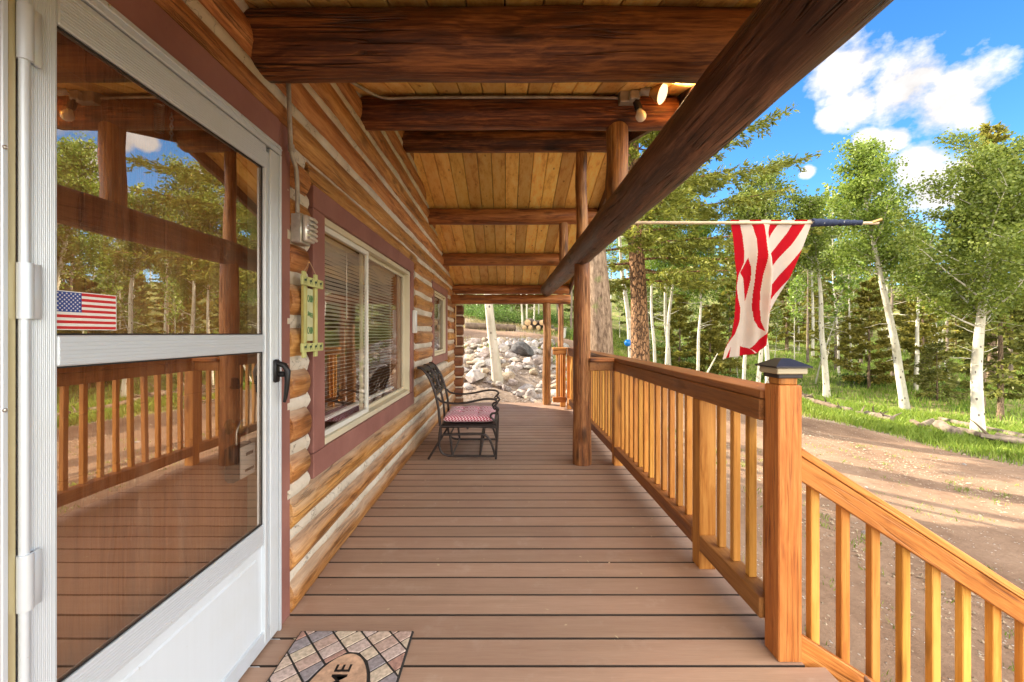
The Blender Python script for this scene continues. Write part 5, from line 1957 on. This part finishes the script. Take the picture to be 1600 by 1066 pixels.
for q, (px, y, H, s_, mt) in enumerate([(1062, 17.5, 3.6, 131, 'needle_y'), (1110, 16.5, 3.0, 137, 'needle_y'), (1140, 18, 4.2, 139, 'needle_y')]):
    conifer('young_fir', ['leftmost sunlit young fir among thin aspens left of the flag', 'middle and smallest sunlit young fir left of the flag', 'tallest sunlit young fir, partly behind the flag'][q], place(y, px), H, .05, s_, crown0=.12, radius=.36, ntuft=10000, tl=.15, tw=.024, mat_=mt, group='sunlit young firs left of the flag', cat='small tree', ragged=.5)

# bare dead conifers (snags)
def snag(loc, H, r0, seed, lab, group=None):
    rr = random.Random(seed)
    mb = MB(); L0 = Vector(loc)
    pts = [L0 + Vector((.02 * H * mnoise.noise((i * .3, seed, 0)), 0, H * i / 12 - .1 * (i == 0))) for i in range(13)]
    mb.tube(pts, [r0 * (1 - .9 * i / 12) for i in range(13)], 8, wob=.1, seed=seed)
    for k in range(34):
        f = rr.uniform(.25, .98); p = pts[int(f * 12)].lerp(pts[min(12, int(f * 12) + 1)], f * 12 % 1); a = rr.uniform(0, 6.28)
        br = bend_path(p, (math.cos(a), math.sin(a), rr.uniform(-.15, .25)), H * .12 * (1.15 - f) * rr.uniform(.4, 1.3), 4, rr, .02, .2)
        mb.tube(br, [.012, .009, .007, .005, .002], 4)
    o_ = mb.build('dead_tree', M['deadwood'], None, 60, loc=loc)
    return tag(o_, lab, 'dead tree', group)


snag(place(17, 1394), 6.8, .08, 5, 'bare dead conifer standing in the sky gap right of the leaning aspen')
for q, (px, y, H) in enumerate([(1562, 15, 7.0), (1580, 15.6, 6.0), (1322, 20, 4.0), (1345, 21, 4.5), (1306, 19, 3.8), (1262, 22, 6), (1480, 24, 7.5), (858, 20, 7), (893, 22, 8), (872, 24, 8)]):
    snag(place(y, px), H, .07, 60 + q, 'bare grey snag standing among the green trees of the woods', 'bare snags in the woods')

# --- background forest: prototypes and copies
protoA = [aspen('aspen_tree', 'white barked aspen in the woods beyond the road', place(22 + 2 * i, 1150 + 120 * i), 8.0 + i, .08, 200 + i, lean=(.3 - .3 * i, 0), crown0=.42, spread=.2, nleaf=4200, lsize=.12, group='aspens in the woods beyond the road', dead_twigs=4) for i in range(3)]
protoC = [conifer('fir_tree', 'green fir in the woods beyond the road', place(28 + 3 * i, 1000 + 180 * i), 9.0 + i, .12, 220 + i, crown0=.10, radius=.20 + .03 * i, ntuft=8000, tl=.26, tw=.055, group='firs in the woods beyond the road') for i in range(3)]
protoY = [conifer('fir_tree', 'olive green fir in the woods beyond the road', place(26, 1230 + 200 * i), 7.0 + i, .1, 240 + i, crown0=.08, radius=.24, ntuft=7000, tl=.24, tw=.05, mat_='needle_y', group='firs in the woods beyond the road') for i in range(2)]
for o_ in protoY: o_['label'] = 'green fir in the woods beyond the road'
HSRC = {}
for q, o_ in enumerate(protoA): HSRC[o_.name] = 8.0 + q
for q, o_ in enumerate(protoC): HSRC[o_.name] = 9.0 + q
for q, o_ in enumerate(protoY): HSRC[o_.name] = 7.0 + q
fr_ = random.Random(99)
spots = []
def ok(x, y, dmin):
    return all((x - a) ** 2 + (y - b) ** 2 > dmin ** 2 for a, b in spots)
cnt = 0
tries = 0
while cnt < 150 and tries < 8000:
    tries += 1
    y = fr_.uniform(3, 62); x = fr_.uniform(-32, 58)
    if x > 9.8:
        rr_ = math.hypot(x, y)
        if rr_ < 15.5: continue
        if x / max(y, .1) > 1.6 and rr_ < 14: continue
    else:
        if y < 22: continue
    if float(road_dist(np.array([x]), np.array([y]))[0]) < 1.5: continue
    px = VPX + FPX * x / y
    # keep the sky notch right of the leaning aspen and the sky over the far slope plausible
    far_ = math.hypot(x, y)
    if not ok(x, y, 1.5 + far_ * .03): continue
    spots.append((x, y))
    near = far_ < 24
    kind_ = fr_.random()
    if x < 6: src = fr_.choice(protoA + protoC) if kind_ < .6 else fr_.choice(protoC)
    elif kind_ < .26: src = fr_.choice(protoA)
    elif kind_ < .52: src = fr_.choice(protoC)
    else: src = fr_.choice(protoY)
    c_ = copy_tree(src)
    c_.location = (x, y, gz(x, y))
    s_ = fr_.uniform(.62, 1.0)
    if y > 3 and px > 1090:
        # the skyline of the wood dips between the nearer trees
        sky_ = float(np.interp(px, [1090, 1180, 1290, 1330, 1375, 1445, 1490, 1600, 2200], [250, 290, 350, 370, 402, 402, 330, 270, 240]))
        Hs = HSRC[src.name]
        smax = ((VPY - sky_) * y / FPX + CH - gz(x, y)) / (Hs * 1.12)
        s_ = min(s_, smax)
        if s_ < .28: bpy.data.objects.remove(c_) if not c_.children else [bpy.data.objects.remove(q) for q in list(c_.children) + [c_]]; continue
    c_.scale = (s_, s_, s_ * fr_.uniform(.9, 1.1)); c_.rotation_euler = (0, 0, fr_.uniform(0, 6.28))
    cnt += 1
# thin bare understory aspens: trunks only show
protoT = aspen('aspen_sapling', 'thin pale aspen stem in the undergrowth of the woods', place(19, 1240), 4.2, .026, 301, lean=(.2, 0), crown0=.5, spread=.2, nleaf=700, lsize=.10, group='thin aspen stems in the undergrowth', dead_twigs=7)
for k in range(26):
    y = fr_.uniform(15.5, 30); px = fr_.uniform(950, 1620)
    x = PX(px, y)
    c_ = copy_tree(protoT); c_.location = (x, y, gz(x, y)); s_ = fr_.uniform(.6, 1.25); c_.scale = (s_, s_, s_)
    c_.rotation_euler = (fr_.uniform(-.3, .3), fr_.uniform(-.3, .3), fr_.uniform(0, 6.28))
for (px, y) in ((817, 19), (823, 19.6), (834, 22), (745, 26), (800, 25), (842, 27), (1310, 18), (1330, 19)):
    x = PX(px, y); c_ = copy_tree(protoT); c_.location = (x, y, gz(x, y)); c_.scale = (1.7, 1.7, 1.9); c_.rotation_euler = (0, fr_.uniform(-.08, .08), fr_.uniform(0, 6.28))


# shrubs
def shrub(loc, rad, h, seed, n=2500, ls=.06, mt='bush', label='', group=None):
    rr = random.Random(seed); rg = np.random.default_rng(seed)
    e = thing('shrub', label, 'shrub', loc, group)
    mb = MB(); L0 = Vector(loc); tips = []
    for k in range(16):
        a = rr.uniform(0, 6.28); st_ = bend_path(L0 + Vector((rr.uniform(-.3, .3) * rad, rr.uniform(-.3, .3) * rad, -.03)), (math.cos(a) * .7, math.sin(a) * .7, 1), h * rr.uniform(.6, 1.1) , 4, rr, 0, .25)
        mb.tube(st_, [.012, .01, .008, .006, .003], 4)
        tips += [tuple(p + Vector((math.cos(a) * rad * .4, math.sin(a) * rad * .4, 0))) for p in st_[1:]] + [tuple(p) for p in st_[2:]]
    mb.build('stems', M['deadwood'], e, 60)
    P_ = np.array(tips); cen_ = P_[rg.integers(0, len(P_), n)] + rg.normal(size=(n, 3)) * np.array([rad * .24, rad * .24, h * .12])
    cen_[:, 2] = np.maximum(cen_[:, 2], L0.z + .02)
    fast_mesh('leaves', leaf_quads(cen_, ls, rg, .4) - np.array(tuple(L0)), 4, [M[mt]], e)
    return e


sh = shrub(place(21, 790), 1.2, .8, 401, label='leafy green shrub on the slope above the far road', group='shrubs on the far slope')
for (px, y, s_) in ((770, 21, 1.0), (755, 22, 1.1), (800, 20.5, .9), (735, 23, .8), (875, 18, .6), (905, 17, .7), (780, 26, 1.2), (860, 24, 1.0), (1005, 21, 1.1), (1060, 22, 1.2)):
    x = PX(px, y); c_ = copy_tree(sh); c_.location = (x, y, gz(x, y)); c_.scale = (s_, s_, s_); c_.rotation_euler = (0, 0, fr_.uniform(0, 6))
sh2 = shrub(place(15.2, 1118), .55, .4, 411, n=1800, ls=.06, label='low dark green juniper clump at the edge of the woods', group='low clumps at the woods edge')
for (px, y, s_) in ((1128, 16.2, 1.0), (1040, 17.5, 1.0), (1500, 14, .9), (1210, 17, 1.1), (1350, 16, 1.2)):
    x = PX(px, y); c_ = copy_tree(sh2); c_.location = (x, y, gz(x, y)); c_.scale = (s_, s_, s_); c_.rotation_euler = (0, 0, fr_.uniform(0, 6))


# grass (stuff)
def grass_patch(name, label, samples, hmin, hmax, wid_, mt, seed):
    rg = np.random.default_rng(seed)
    P_ = samples; n = len(P_)
    z = gz_arr(P_[:, 0], P_[:, 1])
    base = np.stack([P_[:, 0], P_[:, 1], z - .01], 1)
    h = rg.uniform(hmin, hmax, n); a = rg.uniform(0, 2 * PI, n); ln = rg.uniform(.1, .7, n) * h
    side_ = np.stack([np.cos(a), np.sin(a), np.zeros(n)], 1) * wid_ * rg.uniform(.6, 1.3, (n, 1))
    a2 = rg.uniform(0, 2 * PI, n)
    top = base + np.stack([np.cos(a2) * ln, np.sin(a2) * ln, h], 1)
    mid = base + np.stack([np.cos(a2) * ln * .3, np.sin(a2) * ln * .3, h * .6], 1)
    V = np.stack([base - side_, base + side_, mid + side_ * .7, top, mid - side_ * .7], 1).reshape(-1, 3)
    o_ = fast_mesh(name, V, 5, [M[mt]])
    return tag(o_, label, 'grass', None, 'stuff')


rg = np.random.default_rng(17)
def clumpy(n, x0, x1, y0, y1, cond, sig=.10, per=24):
    m = n // per
    C_ = np.stack([rg.uniform(x0, x1, m * 3), rg.uniform(y0, y1, m * 3)], 1)
    C_ = C_[cond(C_[:, 0], C_[:, 1])][:m]
    P_ = np.repeat(C_, per, 0) + rg.normal(size=(len(C_) * per, 2)) * sig
    return P_
near_verge = clumpy(80000, 8.2, 14, 3, 24, lambda x, y: (road_dist(x, y) > -.05) & (road_dist(x, y) < 3.2), .14)
grass_patch('verge_grass', 'bright green grass growing along the far side of the dirt road', near_verge, .05, .20, .007, 'grass', 1)
woods = clumpy(70000, 9, 34, 5, 34, lambda x, y: (road_dist(x, y) > 1.0), .3)
grass_patch('woodland_grass', 'green grass on the floor of the woods', woods, .06, .24, .012, 'grass', 2)
lefts = clumpy(30000, 1.5, 9, 9.5, 30, lambda x, y: (road_dist(x, y) > .1), .16)
grass_patch('slope_grass', 'patchy grass on the slope behind the railing', lefts, .08, .26, .010, 'grass', 3)
dry = clumpy(26000, -8, 6, 12.3, 30, lambda x, y: (road_dist(x, y) > .1), .22)
grass_patch('dry_grass', 'dry yellow grass beside the far bend of the road', dry, .06, .22, .010, 'drygrass', 4)
weeds = clumpy(6000, 1.5, 7.5, .5, 8, lambda x, y: rg.random(len(x)) < .5, .05, 22)
grass_patch('yard_weeds', 'small green weeds scattered over the gravel yard below the porch', weeds, .02, .09, .004, 'grass', 5)


# ------------------------------------------------------------------ rocks
def rock_mesh(seed, sub=3):
    import bmesh
    rr = random.Random(seed)
    bm = bmesh.new(); bmesh.ops.create_icosphere(bm, subdivisions=sub, radius=.5)
    planes = []
    for _ in range(11):
        n_ = Vector((rr.gauss(0, 1), rr.gauss(0, 1), rr.gauss(0, 1))).normalized(); planes.append((n_, rr.uniform(.27, .42)))
    for v_ in bm.verts:
        p = v_.co.copy()
        for n_, d_ in planes:
            k = p.dot(n_) - d_
            if k > 0: p -= n_ * k * .92
        p *= 1 + .10 * mnoise.noise(p * 4 + Vector((seed, 0, 0)))
        v_.co = Vector((p.x * rr_sx, p.y * rr_sy, p.z * rr_sz))
    me = bpy.data.meshes.new('rock'); bm.to_mesh(me); bm.free()
    me.shade_smooth(); me.set_sharp_from_angle(angle=R(32))
    return me


def rock_mat(name, c0, c1):
    m_, t = new_mat(name)
    v = coords(t, (1, 1, 1))
    a = t.noise(v, 4, 6, .65); b = t.noise(v, 26, 5, .7)
    oi = t.n('ShaderNodeObjectInfo').outputs['Random']
    c = t.ramp(t.math('ADD', t.math('MULTIPLY', a, .6), t.math('MULTIPLY', b, .4)), [(.36, tuple(x * .45 for x in c0)), (.5, c0), (.66, c1)])
    hs = t.n('ShaderNodeHueSaturation', Color=c); t.set(hs.inputs['Value'], t.maprange(oi, 0, 1, .7, 1.15)); t.set(hs.inputs['Saturation'], t.maprange(t.math('FRACT', t.math('MULTIPLY', oi, 5.3)), 0, 1, .5, 1.4))
    pbr(t, hs.outputs[0], .9, t.bump(t.math('ADD', a, b), .7, .03), spec=.2)
    return m_


RK = [rock_mat('pale pinkish granite', (.43, .37, .34), (.62, .56, .53)), rock_mat('buff stone', (.44, .36, .28), (.64, .56, .46)), rock_mat('dark grey stone', (.13, .125, .13), (.25, .24, .24))]
rmeshes = []
for s_ in range(8):
    rr_sx, rr_sy, rr_sz = [(1.25, 1, .75), (1, 1, .9), (1.4, .9, .7), (1, 1.2, .8), (1.1, 1, 1), (1.3, 1.1, .6), (1, .9, .8), (1.5, 1, .8)][s_]
    me_ = rock_mesh(600 + s_); me_.materials.append(RK[0] if s_ < 5 else RK[1]); rmeshes.append(me_)
rr_sx, rr_sy, rr_sz = 1.3, 1.0, .7
dk = rock_mesh(620); dk.materials.append(RK[2])
rk = random.Random(8)


def put_rock(me_, x, y, s_, label, group, sink=.25, z=None):
    o_ = bpy.data.objects.new('rock', me_); col.objects.link(o_)
    o_.location = (x, y, (gz(x, y) if z is None else z) + s_ * (.35 - sink)); o_.scale = (s_, s_, s_)
    o_.rotation_euler = (rk.uniform(-.3, .3), rk.uniform(-.3, .3), rk.uniform(0, 6.28))
    return tag(o_, label, 'rock', group)


put_rock(dk, PX(818, 11.2), 11.2, .62, 'large flat dark grey rock among the pale rocks of the bank', None, .15)
put_rock(rmeshes[2], PX(742, 9.4), 9.4, .50, 'big pinkish slab at the left foot of the rock bank', None, .1)
put_rock(rmeshes[4], PX(829, 8.35), 8.35, .30, 'rounded pale boulder nearest the deck end beside the far log post', None, .1)
rocks = [(PX(818, 11.2), 11.2, .3), (PX(742, 9.4), 9.4, .28), (PX(829, 8.35), 8.35, .15), (PX(779, 9.2), 9.2, .22)]
n_r = 0
for tr_ in range(9000):
    if n_r >= 250: break
    y = rk.uniform(8.3, 12.75); x = rk.uniform(-1.9, 2.3)
    # bare soil wedge right of the aspen base and at the deck end
    px = VPX + FPX * x / y
    if px < 712 or px > 906: continue
    if y < 9.6 and x < .25 + (y - 8.3) * -.3 + (-.2 if y < 9 else 0) and not (y > 9.0 and x < -.15 and rk.random() < .6): continue
    if y < 8.9 and x < .35: continue
    if .15 < x < .75 and 8.9 < y < 10.0 and rk.random() < .8: continue
    s_ = rk.choice([.11, .14, .17, .20, .24, .28, .33]) * rk.uniform(.85, 1.15) * (1.15 if n_r < 60 else .8 if n_r > 150 else 1)
    if any((x - a) ** 2 + (y - b) ** 2 < (s_ * .42 + c_) ** 2 * .52 for a, b, c_ in rocks): continue
    rocks.append((x, y, s_ * .42)); n_r += 1
    put_rock(rk.choice(rmeshes), x, y, s_, 'pale pinkish rock in the bank of rocks past the porch end', 'rocks in the bank past the porch', .2)
# edging stones round the soil bed at the deck end
for k in range(13):
    f = k / 12; px = 790 + 95 * f - 30 * (1 - f); py = 602 + 26 * f
    y = 9.0 - 1.0 * f; x = PX(770 + 75 * f, y)
    put_rock(rk.choice(rmeshes), x, y, rk.uniform(.10, .19), 'small stone in the row edging the soil beside the deck end', 'edging stones at the deck end', .2)
for k in range(14):
    x, y = rk.uniform(1.7, 8), rk.uniform(1.5, 9)
    put_rock(rk.choice(rmeshes), x, y, rk.uniform(.03, .10), 'small pale stone lying loose in the dirt yard', 'loose stones in the yard', .2)

# gravel and twigs on the yard and road (stuff)
def pebbles(n, x0, x1, y0, y1, smin, smax, seed, mt, name, label):
    rg = np.random.default_rng(seed)
    x = rg.uniform(x0, x1, n); y = rg.uniform(y0, y1, n)
    z = gz_arr(x, y) + .022
    s_ = smin + (smax - smin) * rg.random(n) ** 3
    O_ = np.array([(1, 0, 0), (0, 1, 0), (-1, 0, 0), (0, -1, 0), (0, 0, .7), (0, 0, -.7)], float)
    T_ = [(0, 1, 4), (1, 2, 4), (2, 3, 4), (3, 0, 4)]
    a = rg.uniform(0, 2 * PI, n); ca_, sa_ = np.cos(a), np.sin(a)
    P_ = O_[None] * rg.uniform(.55, 1.2, (n, 6, 1)) * s_[:, None, None]
    X = P_[..., 0] * ca_[:, None] - P_[..., 1] * sa_[:, None] + x[:, None]; Y = P_[..., 0] * sa_[:, None] + P_[..., 1] * ca_[:, None] + y[:, None]
    Z = P_[..., 2] + z[:, None]
    Q = np.stack([X, Y, Z], -1)
    V = np.concatenate([Q[:, list(t_)] for t_ in T_], 1).reshape(-1, 3)
    return tag(fast_mesh(name, V, 3, [mt]), label, 'gravel', None, 'stuff')


pebbles(26000, 1.2, 9.2, .3, 13, .004, .026, 31, RK[1], 'gravel', 'loose gravel scattered over the yard and road')
pebbles(9000, -2.2, 3, 7.7, 13.4, .006, .035, 33, RK[0], 'gravel', 'small pale gravel between the rocks of the bank')

# ------------------------------------------------------------------ logs, berm, debris
endm = simple('sawn log end', (.50, .33, .17), .85, 0, 12, .25)
barkm = simple('grey log bark', (.15, .11, .08), .95, 0, 8, .4, .8, .2)


def cut_log(p0, p1, r_, seed, label, group=None, name='cut_log'):
    p0, p1 = Vector(p0), Vector(p1)
    mb = log_mesh(p0, p1, r_, seed, 14, .1, .2)
    nf = len(mb.f)
    mb.m = [0] * nf
    mb.m[-1] = 1; mb.m[-2] = 1
    c_ = (p0 + p1) / 2
    return tag(mb.build(name, [barkm, endm], None, 50, loc=tuple(c_)), label, 'log', group)


# stacked cut logs beyond the far bend
k = 0
for row, (n_, z_) in enumerate(((5, 0), (3, 1))):
    for i in range(n_):
        y = 17.6; x = PX(818, y) + i * .30 + row * .15
        r_ = .145
        x += rk.uniform(-.05, .05); zz = gz(x, y) + .12 + row * .23 + rk.uniform(-.02, .03)
        cut_log((x, y, zz), (x + rk.uniform(.2, .9), y + 1.6, zz + .10), r_ + rk.uniform(-.05, .01), 700 + k, 'sawn log in the pile beyond the far bend of the road', 'sawn logs in the pile')
        k += 1
y = 16.9
cut_log((PX(727, y), y, gz(PX(727, y), y) + .14), (PX(806, y), y + .1, gz(PX(806, y), y) + .14), .13, 731, 'long grey log lying along the far edge of the road', None, 'fallen_log')
# berm of dead wood along the road
def berm_pt(f):
    # road right edge
    P_ = [(9.55, 5.4), (9.45, 7.0), (9.4, 8.5), (9.3, 10.5), (9.15, 12.5), (8.9, 14.5), (8.6, 16.5), (8.3, 19)]
    q = f * (len(P_) - 1); i_ = min(int(q), len(P_) - 2)
    return Vector(P_[i_]).lerp(Vector(P_[i_ + 1]), q - i_)


# long grey fallen pole at right
a = Vector((PX(1600, 7.6) + .5, 7.2, 0)); b = Vector((PX(1468, 10.2), 10.2, 0))
a.z = gz(a.x, a.y) + .12; b.z = gz(b.x, b.y) + .1
mb = log_mesh(a, b, .075, 741, 12, .12, .2, .35)
tag(mb.build('fallen_log', M['deadwood'], None, 50, loc=tuple((a + b) / 2)), 'long thin grey fallen pole lying in the grass under the big right-hand aspen', 'log')
for i in range(44):
    f = .15 + .85 * (i + rk.random()) / 30
    p = berm_pt(f); x, y = p.x + rk.gauss(0, .12) + .10, p.y
    L = rk.uniform(.25, .85); a_ = PI / 2 + rk.gauss(0, .6)
    z = gz(x, y) + .10
    d_ = Vector((math.cos(a_), math.sin(a_), rk.uniform(-.05, .12)))
    p0 = Vector((x, y, z + .02)); p1 = p0 + d_ * L
    mb = log_mesh(p0, p1, rk.uniform(.045, .10), 750 + i, 10, .35, .10)
    rr = random.Random(i)
    for q in range(rk.randrange(0, 3)):
        bp = p0.lerp(p1, rk.random())
        mb.tube(bend_path(bp, (rk.uniform(-1, 1), rk.uniform(-1, 1), .8), rk.uniform(.2, .5), 4, rr, 0, .3), [.03, .025, .018, .012, .005], 5)
    tag(mb.build('driftwood', M['deadwood'] if i % 3 else barkm, None, 50, loc=(x, y, z)), 'weathered dead log chunk in the berm along the far road edge', 'log', 'dead wood in the berm')
for i in range(18):
    f = .10 + .90 * (i + rk.random()) / 18
    p = berm_pt(f); x, y = p.x + rk.gauss(0, .15) + .1, p.y
    put_rock(dk, x, y, rk.uniform(.14, .30), 'stone half buried in the berm along the far road edge', 'stones in the berm', .25)
# tangled roots stump behind the railing near the newel
x, y, z = place(13.0, 1172)
mb = MB(); rr = random.Random(77)
for q in range(14):
    a_ = rr.uniform(0, 6.28)
    mb.tube(bend_path((x, y, z + .1), (math.cos(a_), math.sin(a_) * .4, rr.uniform(-.1, 1.0)), rr.uniform(.4, .95), 6, rr, -.03, .3), [.07, .06, .05, .04, .03, .02, .01], 7)
tag(mb.build('root_stump', M['deadwood'], None, 60, loc=(x, y, z)), 'tangled grey root stump standing just left of the newel post cap', 'stump')
# brush debris between road and woods, left part
for i in range(36):
    y = rk.uniform(11.5, 17); px = rk.uniform(1000, 1170)
    x = PX(px, y)
    rr = random.Random(900 + i); z = gz(x, y)
    a_ = rr.uniform(0, 6.28); mb = MB()
    mb.tube(bend_path((x, y, z + .03), (math.cos(a_), math.sin(a_), .08), rr.uniform(.4, 1.4), 5, rr, 0, .18), [.035, .03, .028, .02, .015, .006], 6)
    tag(mb.build('dead_branch', M['deadwood'], None, 60, loc=(x, y, z)), 'dead branch lying on the slope between the pine trunk and the flag', 'branch', 'dead branches on the slope')
# blue ball
x, y, z = place(12.5, 981)
Mb = simple('glossy blue', (.01, .20, .62), .2)
mb = MB(); mb.lathe([(.001, -.11), (.05, -.098), (.085, -.07), (.105, -.03), (.11, 0), (.105, .03), (.085, .07), (.05, .098), (.001, .11)], centre=(x, y, PZ(536, y)), n=24)
e = thing('gazing_ball', 'shiny blue ball on a thin stake beside the scaly pine trunk', 'ball', (x, y, z))
mb.build('ball', Mb, e, 180)
mb = MB(); mb.tube([(x, y, z - .1), (x, y, PZ(536, y) - .1)], .012, 6); mb.build('stake', M['deadwood'], e, 60)
# white bucket
x, y = PX(879, 16.5), 16.5; z = gz(x, y)
e = thing('bucket', 'white plastic bucket standing by the road behind the far porch posts', 'bucket', (x, y, z))
mb = MB(); mb.lathe([(.001, 0), (.12, 0), (.15, .36), (.16, .37), (.16, .39), (.145, .39), (.115, .03), (.001, .03)], centre=(x, y, z), n=20); mb.build('pail', simple('white plastic bucket', (.72, .72, .70), .4), e, 40)
mb = MB(); mb.tube([(x - .15, y, z + .37), (x - .1, y - .12, z + .28), (x, y - .16, z + .24), (x + .1, y - .12, z + .28), (x + .15, y, z + .37)], .004, 5); mb.build('handle', M['steel'], e, 60)
